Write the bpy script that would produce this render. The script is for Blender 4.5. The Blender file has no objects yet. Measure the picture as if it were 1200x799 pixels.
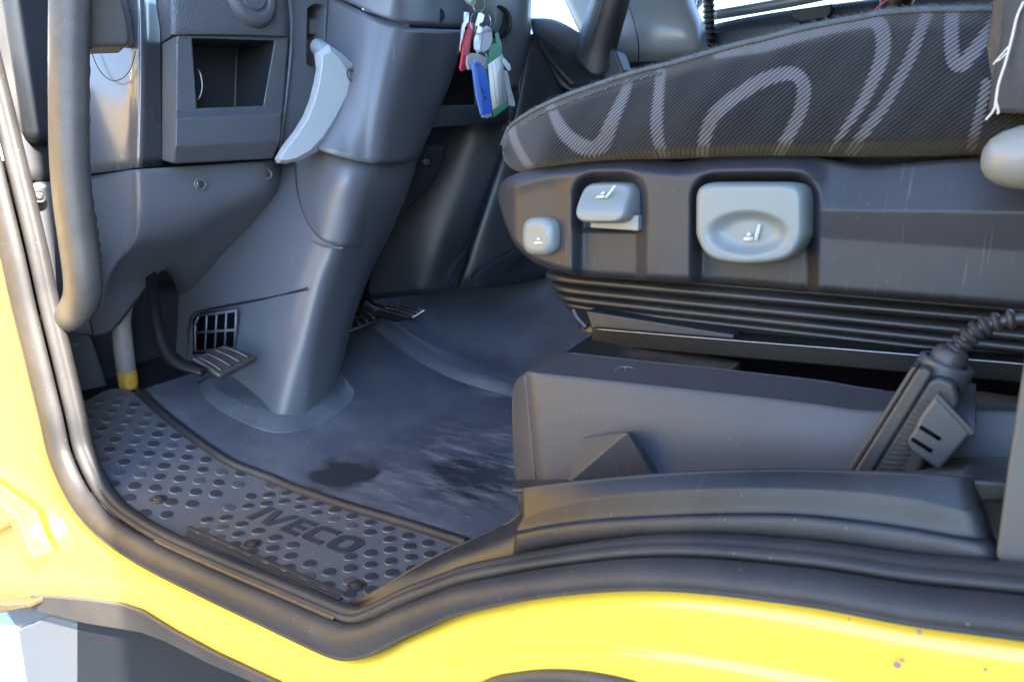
import bpy, bmesh, math, random
from mathutils import Vector, Matrix
random.seed(7)
R = math.radians
sc = bpy.context.scene
col = sc.collection

# ------------------------------------------------------------------ camera
CAM = Vector((0, 0, .49))
YAW, PITCH, F = R(34), R(13), 800.0
cam = bpy.data.cameras.new('camera'); cam.sensor_width = 36; cam.lens = 36*F/1200
cam.clip_start = .02; cam.clip_end = 500
co = bpy.data.objects.new('camera', cam); col.objects.link(co)
co.location = CAM; co.rotation_euler = (math.pi/2-PITCH, 0, YAW)
sc.camera = co
cam.dof.use_dof = True; cam.dof.focus_distance = 1.05; cam.dof.aperture_fstop = 9

# ------------------------------------------------------------------ light
SUN_EL, SUN_AZ = 38, 71            # azimuth measured from -Y (towards the viewer) to -X (truck front)
sdir = Vector((math.sin(R(SUN_AZ))*math.cos(R(SUN_EL)), -math.cos(R(SUN_AZ))*math.cos(R(SUN_EL)), math.sin(R(SUN_EL))))
w = bpy.data.worlds.new('World'); sc.world = w; w.use_nodes = True
wn = w.node_tree.nodes; wl = w.node_tree.links
sky = wn.new('ShaderNodeTexSky'); sky.sky_type = 'NISHITA'; sky.sun_disc = False; sky.ozone_density = 3.2; sky.dust_density = .2
sky.sun_elevation = R(SUN_EL); sky.sun_rotation = math.atan2(sdir.x, sdir.y)
wn['Background'].inputs['Strength'].default_value = .15
wl.new(sky.outputs[0], wn['Background'].inputs[0])
sl = bpy.data.lights.new('sun', 'SUN'); sl.energy = 5.0; sl.angle = R(.5); sl.color = (1, .88, .72)
so = bpy.data.objects.new('sun', sl); col.objects.link(so); so.location = (-3, -3, 5)
so.rotation_euler = (-sdir).to_track_quat('-Z', 'Y').to_euler()
sc.view_settings.view_transform = 'Standard'; sc.view_settings.look = 'None'
sc.view_settings.gamma = 1; sc.view_settings.exposure = 3.25
sc.render.engine = 'CYCLES'

# ------------------------------------------------------------------ geometry helpers
_fw = Vector((-math.sin(YAW)*math.cos(PITCH), math.cos(YAW)*math.cos(PITCH), -math.sin(PITCH)))
_rt = Vector((math.cos(YAW), math.sin(YAW), 0)); _up = _rt.cross(_fw)
def ray(x, y): return _fw + _rt*((x-600)/F) - _up*((y-399.5)/F)
def aX(x, y, v): d = ray(x, y); return CAM + d*((v-CAM.x)/d.x)     # the point seen at (x, y) on the plane X = v
def aY(x, y, v): d = ray(x, y); return CAM + d*((v-CAM.y)/d.y)
def aZ(x, y, v): d = ray(x, y); return CAM + d*((v-CAM.z)/d.z)
SLOPE = math.tan(R(15)); XB = -.9
def floor_z(X):                                                     # cab floor: level, then a 15 degree toe board
    a = XB+.03; b = XB-.03
    if X > a: return 0.
    if X < b: return (XB-X)*SLOPE
    t = (a-X)/.06; return .06*SLOPE*t*t/2
def aF(x, y, up=0.):                                                # the point seen at (x, y) on the cab floor
    d = ray(x, y); s0 = .2
    lo, hi = .2, 6.
    for _ in range(50):
        m = (lo+hi)/2; p = CAM + d*m
        if p.z > floor_z(p.x)+up: lo = m
        else: hi = m
    return CAM + d*hi

def spline(pts, n, closed=False):
    pts = [Vector(p) for p in pts]; N = len(pts); out = []
    segs = N if closed else N-1
    def g(i):
        if closed: return pts[i % N]
        if i < 0: return pts[0]*2-pts[1]
        if i >= N: return pts[-1]*2-pts[-2]
        return pts[i]
    for i in range(segs):
        p0, p1, p2, p3 = g(i-1), g(i), g(i+1), g(i+2)
        for k in range(n):
            t = k/n
            out.append(.5*((2*p1)+(p2-p0)*t+(2*p0-5*p1+4*p2-p3)*t*t+(3*p1-p0-3*p2+p3)*t**3))
    if not closed: out.append(pts[-1].copy())
    return out
def resample(pts, n):
    L = [0]
    for a, b in zip(pts, pts[1:]): L.append(L[-1]+(b-a).length)
    out = []; j = 0
    for k in range(n):
        s = L[-1]*k/(n-1)
        while j < len(L)-2 and L[j+1] < s: j += 1
        t = (s-L[j])/max(1e-9, L[j+1]-L[j]); out.append(pts[j].lerp(pts[j+1], min(1, max(0, t))))
    return out

def prep(o, parent, mat, label=None, cat=None, group=None, kind=None):
    col.objects.link(o)
    if mat is not None:
        for m in (mat if isinstance(mat, (list, tuple)) else [mat]): o.data.materials.append(m)
    if parent is not None:
        o.parent = parent
        o.matrix_parent_inverse = Matrix.Translation(-parent.location) if parent.type == 'EMPTY' else Matrix()
    tag(o, label, cat, group, kind)
    return o
def tag(o, label=None, cat=None, group=None, kind=None):
    for k, v in (('label', label), ('category', cat), ('group', group), ('kind', kind)):
        if v: o[k] = v
    return o
def thing(name, loc, label, cat, group=None):
    o = bpy.data.objects.new(name, None); col.objects.link(o); o.location = loc; o.empty_display_size = .05
    return tag(o, label, cat, group)
def mods(o, bevel=0, seg=3, sub=0, solid=0, ang=32, off=0, clamp=True):
    if solid:
        m = o.modifiers.new('solid', 'SOLIDIFY'); m.thickness = solid; m.offset = off
    if bevel:
        m = o.modifiers.new('bevel', 'BEVEL'); m.width = bevel; m.segments = seg; m.limit_method = 'ANGLE'
        m.angle_limit = R(ang); m.harden_normals = True; m.use_clamp_overlap = clamp
    if sub:
        m = o.modifiers.new('sub', 'SUBSURF'); m.levels = m.render_levels = sub
    return o
def mesh(name, verts, faces, mat, parent=None, smooth=True, bevel=0, seg=3, sub=0, solid=0, ang=32, fix=True, off=0, sharp=None, clamp=True, **kw):
    me = bpy.data.meshes.new(name); me.from_pydata([tuple(v) for v in verts], [], faces)
    bm = bmesh.new(); bm.from_mesh(me)
    if fix: bmesh.ops.recalc_face_normals(bm, faces=bm.faces)
    bm.to_mesh(me); bm.free()
    for p in me.polygons: p.use_smooth = smooth
    if sharp: me.set_sharp_from_angle(angle=R(sharp))
    o = bpy.data.objects.new(name, me); prep(o, parent, mat, **kw)
    return mods(o, bevel, seg, sub, solid, ang, off, clamp)
def grid_faces(nr, nc, close=False):
    f = []
    for i in range(nr-1):
        for j in range(nc if close else nc-1):
            k = (j+1) % nc
            f.append((i*nc+j, i*nc+k, (i+1)*nc+k, (i+1)*nc+j))
    return f
def patch(name, rows, mat, parent=None, m=6, mr=None, solid=.004, off=0, **kw):    # smooth sheet through a grid of points
    A = [spline(r, m) for r in rows]
    nc = len(A[0]); B = [spline([A[i][j] for i in range(len(A))], mr or m) for j in range(nc)]
    nr = len(B[0]); vs = [B[j][i] for i in range(nr) for j in range(nc)]
    return mesh(name, vs, grid_faces(nr, nc), mat, parent, solid=solid, off=off, **kw)
def prism(name, pts, ext, mat, parent=None, bevel=.003, seg=3, scale=None, **kw):  # outline pushed along ext
    n = len(pts); ext = Vector(ext); pts = [Vector(p) for p in pts]
    c = sum(pts, Vector())/n
    back = [(c+(p-c)*scale if scale else p)+ext for p in pts]
    fs = [tuple(range(n)), tuple(range(2*n-1, n-1, -1))]+[(i, (i+1) % n, n+(i+1) % n, n+i) for i in range(n)]
    return mesh(name, pts+back, fs, mat, parent, bevel=bevel, seg=seg, **kw)
def frame_at(t, ref=Vector((0, 0, 1))):
    t = t.normalized()
    if abs(t.dot(ref)) > .95: ref = Vector((0, 1, 0))
    a = ref.cross(t).normalized(); b = t.cross(a); return a, b
def tube(name, pts, rad, mat, parent=None, n=16, m=6, cap=True, flat=1., ref=Vector((0, 0, 1)), **kw):
    P = spline(pts, m) if m > 1 else [Vector(p) for p in pts]
    if isinstance(rad, (list, tuple)):
        rr = [v.x for v in spline([Vector((r, 0, 0)) for r in rad], m)] if m > 1 else list(rad)
    else: rr = [rad]*len(P)
    vs = []; fs = []; a = None
    for i, p in enumerate(P):
        t = (P[min(i+1, len(P)-1)]-P[max(i-1, 0)]).normalized()
        if a is None: a, b = frame_at(t, ref)
        else:
            a = (a-t*a.dot(t)).normalized(); b = t.cross(a)
        for k in range(n):
            th = 2*math.pi*k/n; vs.append(p+(a*math.cos(th)+b*math.sin(th)*flat)*rr[i])
    fs = grid_faces(len(P), n, True)
    if cap:
        fs.append(tuple(range(n-1, -1, -1))); L = len(P)-1; fs.append(tuple(L*n+k for k in range(n)))
    return mesh(name, vs, fs, mat, parent, **kw)
def lathe(name, base, axis, prof, mat, parent=None, n=24, **kw):       # prof: (radius, height) pairs along axis
    axis = Vector(axis).normalized(); a, b = frame_at(axis); vs = []
    for r, h in prof:
        for k in range(n):
            th = 2*math.pi*k/n; vs.append(Vector(base)+axis*h+(a*math.cos(th)+b*math.sin(th))*r)
    fs = grid_faces(len(prof), n, True)
    fs.append(tuple(range(n-1, -1, -1))); L = len(prof)-1; fs.append(tuple(L*n+k for k in range(n)))
    return mesh(name, vs, fs, mat, parent, sharp=kw.pop('sharp', 40), **kw)
def box(name, c, s, mat, parent=None, bevel=.002, rot=None, **kw):
    c = Vector(c); vs = []
    for x in (-1, 1):
        for y in (-1, 1):
            for z in (-1, 1):
                v = Vector((x*s[0]/2, y*s[1]/2, z*s[2]/2))
                if rot: v.rotate(rot)
                vs.append(c+v)
    fs = [(0, 1, 3, 2), (4, 6, 7, 5), (0, 4, 5, 1), (2, 3, 7, 6), (0, 2, 6, 4), (1, 5, 7, 3)]
    return mesh(name, vs, fs, mat, parent, bevel=bevel, **kw)
def holed(name, outer, inner, back, mat, parent=None, bevel=.002, floor=None, N=40, **kw):
    # plate with an opening whose sides run back by vector 'back'
    c = sum(inner, Vector())/len(inner); nrm = (inner[1]-inner[0]).cross(inner[2]-inner[1]).normalized()
    a, b = frame_at(nrm)
    def ringpts(poly, dirs):
        out = []; n = len(poly); q = [((p-c).dot(a), (p-c).dot(b), (p-c).dot(nrm)) for p in poly]
        for dx, dy in dirs:
            best = None
            for i in range(n):
                x1, y1, z1 = q[i]; x2, y2, z2 = q[(i+1) % n]
                ex, ey = x2-x1, y2-y1; den = dx*ey-dy*ex
                if abs(den) < 1e-12: continue
                t = (x1*ey-y1*ex)/den; u = (x1*dy-y1*dx)/den
                if t > 0 and -1e-6 <= u <= 1+1e-6 and (best is None or t > best[0]): best = (t, z1+(z2-z1)*u)
            out.append(c+a*dx*best[0]+b*dy*best[0]+nrm*best[1])
        return out
    dirs = []
    for p in list(inner)+list(outer):
        x, y = (p-c).dot(a), (p-c).dot(b); L = math.hypot(x, y); dirs.append((x/L, y/L))
    dirs += [(math.cos(2*math.pi*k/N), math.sin(2*math.pi*k/N)) for k in range(N)]
    dirs.sort(key=lambda d: math.atan2(d[1], d[0]))
    dd = [dirs[0]]
    for d in dirs[1:]:
        if math.hypot(d[0]-dd[-1][0], d[1]-dd[-1][1]) > .02: dd.append(d)
    o = ringpts(outer, dd); i1 = ringpts(inner, dd); back = Vector(back); n = len(dd)
    i2 = [p+back for p in i1]; o2 = [p+back*.12 for p in o]
    vs = o2+o+i1+i2; fs = grid_faces(4, n, True)
    if floor is not False: fs.append(tuple(3*n+k for k in range(n)))
    return mesh(name, vs, fs, mat, parent, bevel=bevel, ang=38, sharp=50, **kw)
def sstep(a, b, x):
    t = min(1, max(0, (x-a)/(b-a))); return t*t*(3-2*t)
def rrect(x, y, x0, y0, x1, y1, r):                                   # signed distance to a rounded rectangle
    cx, cy = (x0+x1)/2, (y0+y1)/2; qx = abs(x-cx)-(x1-x0)/2+r; qy = abs(y-cy)-(y1-y0)/2+r
    return math.hypot(max(qx, 0), max(qy, 0))+min(max(qx, qy), 0)-r

# ------------------------------------------------------------------ materials
def nodes(name):
    m = bpy.data.materials.new(name); m.use_nodes = True; nt = m.node_tree
    return m, nt, nt.nodes['Principled BSDF']
def mat(name, base, rough=.5, bump=.0, scale=900., var=.12, vscale=14., metal=0., spec=.5, dust=0., coat=0., dustcol=(.22, .2, .18), scratch=0.):
    m, nt, b = nodes(name); N = nt.nodes; L = nt.links
    tc = N.new('ShaderNodeTexCoord'); n1 = N.new('ShaderNodeTexNoise'); n1.inputs['Scale'].default_value = vscale
    n1.inputs['Detail'].default_value = 6; L.new(tc.outputs['Object'], n1.inputs['Vector'])
    mx = N.new('ShaderNodeMix'); mx.data_type = 'RGBA'
    mx.inputs[6].default_value = (*[c*(1-var) for c in base], 1); mx.inputs[7].default_value = (*[min(1, c*(1+var)) for c in base], 1)
    L.new(n1.outputs['Fac'], mx.inputs[0]); out = mx.outputs[2]
    if dust:
        n2 = N.new('ShaderNodeTexNoise'); n2.inputs['Scale'].default_value = 5; n2.inputs['Detail'].default_value = 9
        n2.inputs['Roughness'].default_value = .7; L.new(tc.outputs['Object'], n2.inputs['Vector'])
        rp = N.new('ShaderNodeMapRange'); rp.inputs['From Min'].default_value = .42; rp.inputs['From Max'].default_value = .78
        rp.inputs['To Max'].default_value = dust; L.new(n2.outputs['Fac'], rp.inputs['Value'])
        vo = N.new('ShaderNodeTexVoronoi'); vo.inputs['Scale'].default_value = 130; vo.inputs['Randomness'].default_value = 1
        L.new(tc.outputs['Object'], vo.inputs['Vector'])
        lt = N.new('ShaderNodeMapRange'); lt.inputs['From Min'].default_value = .06; lt.inputs['From Max'].default_value = .12
        lt.inputs['To Min'].default_value = 1; lt.inputs['To Max'].default_value = 0; L.new(vo.outputs['Distance'], lt.inputs['Value'])
        sw = N.new('ShaderNodeSeparateColor'); L.new(vo.outputs['Color'], sw.inputs[0])
        gt = N.new('ShaderNodeMath'); gt.operation = 'GREATER_THAN'; gt.inputs[1].default_value = .82; L.new(sw.outputs[0], gt.inputs[0])
        ml = N.new('ShaderNodeMath'); ml.operation = 'MULTIPLY'; L.new(gt.outputs[0], ml.inputs[0]); L.new(lt.outputs[0], ml.inputs[1])
        ms = N.new('ShaderNodeMath'); ms.operation = 'MULTIPLY_ADD'; ms.inputs[1].default_value = min(.6, dust*4); ms.use_clamp = True
        L.new(ml.outputs[0], ms.inputs[0]); L.new(rp.outputs[0], ms.inputs[2])
        m2 = N.new('ShaderNodeMix'); m2.data_type = 'RGBA'; m2.inputs[7].default_value = (*dustcol, 1)
        L.new(ms.outputs[0], m2.inputs[0]); L.new(out, m2.inputs[6]); out = m2.outputs[2]
    if scratch:
        mp = N.new('ShaderNodeMapping'); mp.inputs['Rotation'].default_value = (.5, .9, .7); mp.inputs['Scale'].default_value = (420, 14, 14); L.new(tc.outputs['Object'], mp.inputs['Vector'])
        n4 = N.new('ShaderNodeTexNoise'); n4.inputs['Scale'].default_value = 1; n4.inputs['Detail'].default_value = 2; L.new(mp.outputs[0], n4.inputs['Vector'])
        n5 = N.new('ShaderNodeTexNoise'); n5.inputs['Scale'].default_value = 11; n5.inputs['Detail'].default_value = 3; L.new(tc.outputs['Object'], n5.inputs['Vector'])
        q1 = N.new('ShaderNodeMapRange'); q1.inputs[1].default_value = .66; q1.inputs[2].default_value = .74; q1.inputs[4].default_value = scratch; L.new(n4.outputs[0], q1.inputs[0])
        q2 = N.new('ShaderNodeMapRange'); q2.inputs[1].default_value = .50; q2.inputs[2].default_value = .66; L.new(n5.outputs[0], q2.inputs[0])
        q3 = N.new('ShaderNodeMath'); q3.operation = 'MULTIPLY'; L.new(q1.outputs[0], q3.inputs[0]); L.new(q2.outputs[0], q3.inputs[1])
        m3 = N.new('ShaderNodeMix'); m3.data_type = 'RGBA'; m3.inputs[7].default_value = (*[min(1, c*3+.05) for c in base], 1)
        L.new(q3.outputs[0], m3.inputs[0]); L.new(out, m3.inputs[6]); out = m3.outputs[2]
    L.new(out, b.inputs['Base Color'])
    rr = N.new('ShaderNodeMapRange'); rr.inputs['To Min'].default_value = max(.03, rough-.03); rr.inputs['To Max'].default_value = min(1, rough+.03)
    L.new(n1.outputs['Fac'], rr.inputs['Value']); L.new(rr.outputs[0], b.inputs['Roughness'])
    b.inputs['Metallic'].default_value = metal; b.inputs['Specular IOR Level'].default_value = spec
    b.inputs['Coat Weight'].default_value = coat; b.inputs['Coat Roughness'].default_value = .08
    if bump:
        n3 = N.new('ShaderNodeTexVoronoi' if bump > .3 else 'ShaderNodeTexNoise'); n3.inputs['Scale'].default_value = scale
        L.new(tc.outputs['Object'], n3.inputs['Vector'])
        bp = N.new('ShaderNodeBump'); bp.inputs['Strength'].default_value = bump; bp.inputs['Distance'].default_value = .001
        L.new(n3.outputs[0], bp.inputs['Height']); L.new(bp.outputs[0], b.inputs['Normal'])
    return m
PL = mat('grey_plastic', (.100, .113, .140), .34, .22, 1400, .03, 6, dust=.09, spec=.6, scratch=.5)  # base lightened to carry the stronger light on the left
PLP = mat('smooth_pillar_plastic', (.085, .093, .110), .27, .05, 1400, .03, 6, dust=.04, spec=1., coat=1.)
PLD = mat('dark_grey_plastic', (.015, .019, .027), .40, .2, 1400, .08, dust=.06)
PLG = mat('grained_plastic', (.078, .088, .106), .36, .7, 420, .05, dust=.05)
TRIM = mat('seat_trim_plastic', (.030, .032, .039), .36, .2, 1600, .05, dust=.08, spec=.3, scratch=.5)  # base darkened to carry the shade on the right-hand side
RUB = mat('black_rubber_seal', (.020, .020, .023), .55, .2, 900, .15, dust=.16, spec=.4)
SILL = mat('sill_plastic', (.010, .011, .0145), .36, .25, 1300, .1, dust=.12, spec=.45, scratch=.6)  # darkened base holds the right-side shade along the sill
BIN = mat('bin_plastic', (.056, .055, .060), .38, .25, 1300, .06, dust=.10, spec=.3, scratch=.5)  # darker than the left plastic, right-side shade put into the colour
MATR = mat('step_rubber', (.092, .098, .112), .42, .15, 1500, .1, dust=.3)
STUDL = mat('dusty_stud_rubber', (.055, .06, .068), .45, .1, 1500, .2, dust=.35)
STUD = mat('worn_stud_rubber', (.034, .036, .042), .4, .1, 1500, .3, dust=.12)
HAND = mat('worn_grey_handle', (.055, .056, .058), .5, .3, 500, .3, 60, dust=.3)
LEV = mat('light_grey_plastic', (.34, .40, .45), .38, .12, 1200, .06, dust=.08)
BTN = mat('pale_grey_button', (.165, .195, .205), .34, .1, 1200, .05, 30, dust=.12, dustcol=(.12, .12, .12))
WHT = mat('white_print', (.50, .53, .55), .5)
BLK = mat('black_metal', (.006, .006, .007), .34, .1, 500, .2, dust=.03, spec=.2)
VOID = mat('dark_cavity', (.004, .004, .005), .9, spec=.0)  # near-black stands in for the shade inside openings and gaps
YEL = mat('yellow_paint', (.77, .50, .046), .20, .0, var=.03, coat=.6)
YELD = mat('dirty_yellow_flange', (.12, .08, .03), .6, .5, 300, .7, 120, dust=.8, dustcol=(.12, .09, .05))
STEEL = mat('brushed_steel', (.5, .49, .47), .3, .1, 600, .2, 80, metal=1)
RUST = mat('rusty_bolt', (.085, .065, .055), .45, .6, 700, .6, 200, metal=.6)
LEATHER = mat('black_leather', (.018, .018, .02), .38, .5, 600, .2)
POST = mat('beige_grey_post', (.085, .083, .078), .42, .1, 500, .1)
WHITEP = mat('white_grey_step', (.10, .108, .12), .55, .1, 400, .05)
STRIP = mat('grey_strip', (.040, .036, .035), .5, .2, 900, .15, dust=.2)
DARKP = mat('charcoal_moulding', (.009, .011, .015), .55, .2, 500, .2, dust=.05, spec=.3)
WORN = mat('pitted_black_floor', (.008, .008, .008), .45, .3, 300, .5, 30, dust=.7, dustcol=(.2, .16, .12))
ASPH = mat('asphalt', (.06, .06, .062), .9, .6, 60, .3, 3)
TUBEG = mat('pale_grey_tube', (.22, .22, .215), .5, .1, 400, .25, 50, dust=.2)

# ================================================================== THE SETTING
mesh('ground', [(-60, -60, -1.15), (60, -60, -1.15), (60, 60, -1.15), (-60, 60, -1.15)], [(0, 1, 2, 3)], ASPH, smooth=False, kind='structure')
def sheet(name, f, x0, x1, y0, y1, nx, ny, m, **kw):
    vs = [Vector((x0+(x1-x0)*i/nx, y0+(y1-y0)*j/ny, f(x0+(x1-x0)*i/nx, y0+(y1-y0)*j/ny))) for i in range(nx+1) for j in range(ny+1)]
    return mesh(name, vs, grid_faces(nx+1, ny+1), m, **kw)
sheet('cab_floor', lambda x, y: floor_z(x)-.02, -1.6, .62, .47, 2.42, 60, 2, DARKP, solid=.004, kind='structure')

# ------------------------------------------------------------------ door aperture contour (outer edge of the rubber), on the body side
YC = .405
CPX = [(-60, 60), (-32, 170), (-2, 290), (15, 365), (30, 425), (46, 490), (58, 540), (80, 588), (105, 620), (133, 643), (173, 668), (235, 699),
       (300, 730), (350, 754), (383, 769), (405, 774), (433, 769), (467, 752), (500, 737), (533, 723), (580, 711), (633, 701), (700, 694), (760, 692), (820, 695), (890, 703), (967, 714),
       (1067, 733), (1200, 751), (1360, 775)]
CONT = resample(spline([aY(x, y, YC) for x, y in CPX], 8), 260)
def cnormal(P, i):
    t = (P[min(i+1, len(P)-1)]-P[max(i-1, 0)]); t.y = 0; t.normalize()
    return Vector((t.z, 0, -t.x))*-1 if False else Vector((-t.z, 0, t.x))
CN = [cnormal(CONT, i) for i in range(len(CONT))]
for _ in range(6): CN = [((CN[max(i-1, 0)]+CN[i]*2+CN[min(i+1, len(CN)-1)])).normalized() for i in range(len(CN))]
def kw_at(p):                                                        # the rubber is squeezed narrower over the wheel arch
    return 1-.47*sstep(-.50, -.22, p.x)
def sweep(name, prof, mat_, parent=None, i0=0, i1=None, closed=False, kf=kw_at, **kw):
    idx = range(i0, i1 or len(CONT)); vs = []
    for i in idx:
        p, n = CONT[i], CN[i]; k = kf(p)
        for a, y in prof: vs.append(Vector((p.x+n.x*a*k, y, p.z+n.z*a*k)))
    return mesh(name, vs, grid_faces(len(idx), len(prof), closed), mat_, parent, **kw)
def sm(prof, n=4):
    return [(v.x, v.y) for v in spline([Vector((a, b, 0)) for a, b in prof], n)]

# yellow cab side
body = thing('truck_cab_body', (-.3, .42, 0), 'bright yellow painted cab side below the open doorway', 'truck cab')
BOT = [(-260, 0), (-220, 300), (-170, 500), (-110, 650), (-40, 700), (36, 702), (130, 707), (160, 716), (195, 738), (250, 765), (320, 800), (420, 850), (520, 860), (575, 801), (610, 794), (650, 792), (700, 796), (780, 815), (900, 850), (1100, 900), (1420, 950)]
SMP = [0, 30, 55, 72, 86, 100, 113, 122, 133, 142, 153, 166, 177, 184, 189, 194, 201, 212, 226, 243, 259]
bot = spline([aY(x, y, .42) for x, y in BOT], 6)
ci = [v.x for v in spline([Vector((s, 0, 0)) for s in SMP], 6)]
rowsv = []; prof_t = [0, .02, .06, .12, .22, .34, .46, .5, .54, .66, .8, .92, .97, 1]
for s, b in zip(ci, bot):
    i = int(max(0, min(258, s))); a = CONT[i].lerp(CONT[min(259, i+1)], min(1, max(0, s-i))); n = CN[i]
    a = a - n*.002
    for t in prof_t:
        p = a.lerp(b, t); p.y = .425-.012*sstep(0, .08, t)-.004*math.sin(math.pi*min(1, t*1.9))-.006*sstep(.47, .53, t)+.03*sstep(.93, 1, t)
        rowsv.append(p)
mesh('side_panel', rowsv, grid_faces(len(bot), len(prof_t)), YEL, body, solid=.003)
sweep('pinch_flange', sm([(-.006, .43), (.012, .4295), (.0275, .4245), (.029, .4265), (.0275, .4285), (.0, .434)]), YELD, body, i0=118, i1=168)
# wheel-arch edge at the bottom of the frame
AR = [aY(x, y, .405) for x, y in [(540, 830), (575, 803), (610, 795), (650, 792), (700, 796), (760, 812), (820, 850)]]
tube('wheel_arch_trim', AR, .006, STRIP, body, flat=1)
# chips in the paint
CHIP = mat('chipped_primer', (.24, .17, .16), .7)
for k, (x, y, r) in enumerate([(1051, 780, .0017), (1057, 774, .0010), (1077, 741, .0012), (995, 726, .0006), (1155, 785, .0008), (600, 716, .0006)]):
    c = aY(x, y, .4015)
    lathe('paint_chip', c+Vector((0, .001, 0)), (0, -1, 0), [(r*1.2, 0), (r, .0006)], CHIP, body, n=9)

outer = sweep('outer_door_seal', sm([(-.006, .436), (-.003, .416), (-.0005, .4060), (.0015, .4032), (.0042, .4046), (.012, .4042), (.020, .4062), (.0268, .4120), (.0298, .4195), (.0285, .425), (.022, .428)], 5), RUB,
              label='thick black rubber seal along the yellow edge of the doorway', cat='door seal')
inner = sweep('inner_door_seal', sm([(.018, .432), (.0290, .4285), (.0355, .4290), (.0390, .4325), (.0398, .4355), (.0412, .4375), (.0432, .4405), (.0434, .4450), (.0410, .4505), (.034, .455), (.010, .458)], 5), RUB, kf=lambda p: kw_at(p)*(1-.22*sstep(-1.1, -1.0, p.x)*(1-sstep(-.52, -.42, p.x))),
              label='thinner black rubber strip just inside the thick door seal', cat='door seal')

# ------------------------------------------------------------------ step plate
step = thing('step_plate', (-.8, .53, 0), 'black rubber step plate with raised round studs and embossed lettering', 'step plate')
EDGE = [(100, 470), (132, 456), (160, 462), (180, 480), (205, 501), (240, 527), (270, 546), (300, 558), (330, 570), (400, 595), (470, 616), (545, 640)]   # seam against the mat
seam = resample(spline([aF(x, y) for x, y in EDGE], 8), 120)
inn = [Vector((CONT[i].x+CN[i].x*.046*kw_at(CONT[i]), .447, CONT[i].z+CN[i].z*.046*kw_at(CONT[i]))) for i in range(len(CONT))]
# outer edge of the plate follows the inner strip
OUTP = [(88, 478), (92, 530), (103, 566), (125, 598), (160, 624), (205, 648), (260, 674), (330, 706), (385, 728), (415, 722), (445, 705), (480, 682), (522, 656), (548, 641)]
oute = resample(spline([aF(x, y) for x, y in OUTP], 8), 120)
vs = []
for a, b in zip(seam, oute):
    for k in range(25):
        p = a.lerp(b, k/24); p.z = floor_z(p.x)+.001; vs.append(p)
mesh('plate', vs, grid_faces(120, 25), MATR, step)
# studs: one shared mesh
def disc_mesh(name, r, h, topm):
    bm = bmesh.new(); n = 20; prof = [(r*1.10, -.0006), (r*1.04, h*.45), (r*.96, h*.95), (r*.86, h), (.0, h)]
    rings = [[bm.verts.new((q*math.cos(2*math.pi*k/n), q*math.sin(2*math.pi*k/n), z)) for k in range(n)] for q, z in prof[:-1]]
    for a, b in zip(rings, rings[1:]):
        for k in range(n): bm.faces.new((a[k], a[(k+1) % n], b[(k+1) % n], b[k]))
    bm.faces.new(rings[-1])
    me = bpy.data.meshes.new(name); bm.to_mesh(me); bm.free()
    me.materials.append(MATR); me.materials.append(topm)
    for p in me.polygons:
        p.use_smooth = True
        if len(p.vertices) > 4 or p.center.z > h*.9: p.material_index = 1
    return me
SMD = disc_mesh('stud', .0092, .0017, STUD); SML = disc_mesh('stud', .0092, .0017, STUDL)
def inside(poly, x, y):
    c = False; n = len(poly)
    for i in range(n):
        x1, y1 = poly[i]; x2, y2 = poly[(i+1) % n]
        if (y1 > y) != (y2 > y) and x < (x2-x1)*(y-y1)/(y2-y1)+x1: c = not c
    return c
PP = [(p.x, p.y) for p in seam]+[(p.x, p.y) for p in reversed(oute)]
def edge_d(x, y): return min(math.hypot(a-x, b-y) for a, b in PP)
studs = []
for k in range(-2, 14):
    for i in range(-4, 18):                                          # level part
        Y = .4965+k*.0206; X = -.8744+i*.0368+k*.0158
        while False: pass
        studs.append((X, Y, 0))
def lat(k, i):
    return -.8744+.0368*i+(k*.0158) % .0368
studs = []
for k in range(-1, 10):
    for i in range(-2, 14):
        X = lat(k, i); Y = .4965+k*.0209+(X+.85)*.03
        if X < -.912: continue
        if -.868 < X < -.645 and .542 < Y < .617: continue
        if Y < .4955 and -.93 < X < -.578: continue
        studs.append((X, Y))
for k in range(-7, 4):
    for i in range(-6, 9):
        Y = .6034+k*.0202; s = -1.1674+i*.0443+((-k)*.0226) % .0443
        X = XB+(s-XB)*math.cos(R(15))
        if s > -.935: continue
        studs.append((X, Y))
screws = [aF(185, 585), aF(296, 638), aF(418, 687)]
for X, Y in studs:
    if not inside(PP, X, Y) or edge_d(X, Y) < .0098 or Y < .462: continue
    if any((Vector((X, Y, 0))-Vector((q.x, q.y, 0))).length < .014 for q in screws): continue
    pl_ = sstep(-.98, -1.16, X+(Y-.5)*.9)*.85+.12
    o = bpy.data.objects.new('stud', SML if random.random() < pl_ else SMD); _s = random.uniform(.94, 1.05); o.scale = (_s, _s, random.uniform(.7, 1.15)); col.objects.link(o); o.parent = step
    o.location = Vector((X, Y, floor_z(X)+.001)); o.matrix_parent_inverse = Matrix.Translation(-step.location)
    o.rotation_euler = (0, R(15) if X < XB else 0, 0)
for q in screws:
    lathe('screw', q+Vector((0, 0, .0005)), (0, 0, 1), [(.0125, 0), (.012, .002), (.0095, .0025), (.0085, .001), (.0078, .0035), (.004, .005), (.0, .005)], RUST, step, n=20)
# three ribs
for k in range(3):
    Y = .4925-.0088*k; x0, x1 = -.900+.012*k, -.583+.004*k
    a, b = Vector((x0, Y-.003, .0)), Vector((x1, Y+.008, .0)); d = (b-a).normalized(); n = Vector((-d.y, d.x, 0))
    prism('rib', [a+n*.0027, b+n*.0027, b-n*.0027, a-n*.0027], (0, 0, .004), STUD, step, bevel=.0012)
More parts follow.
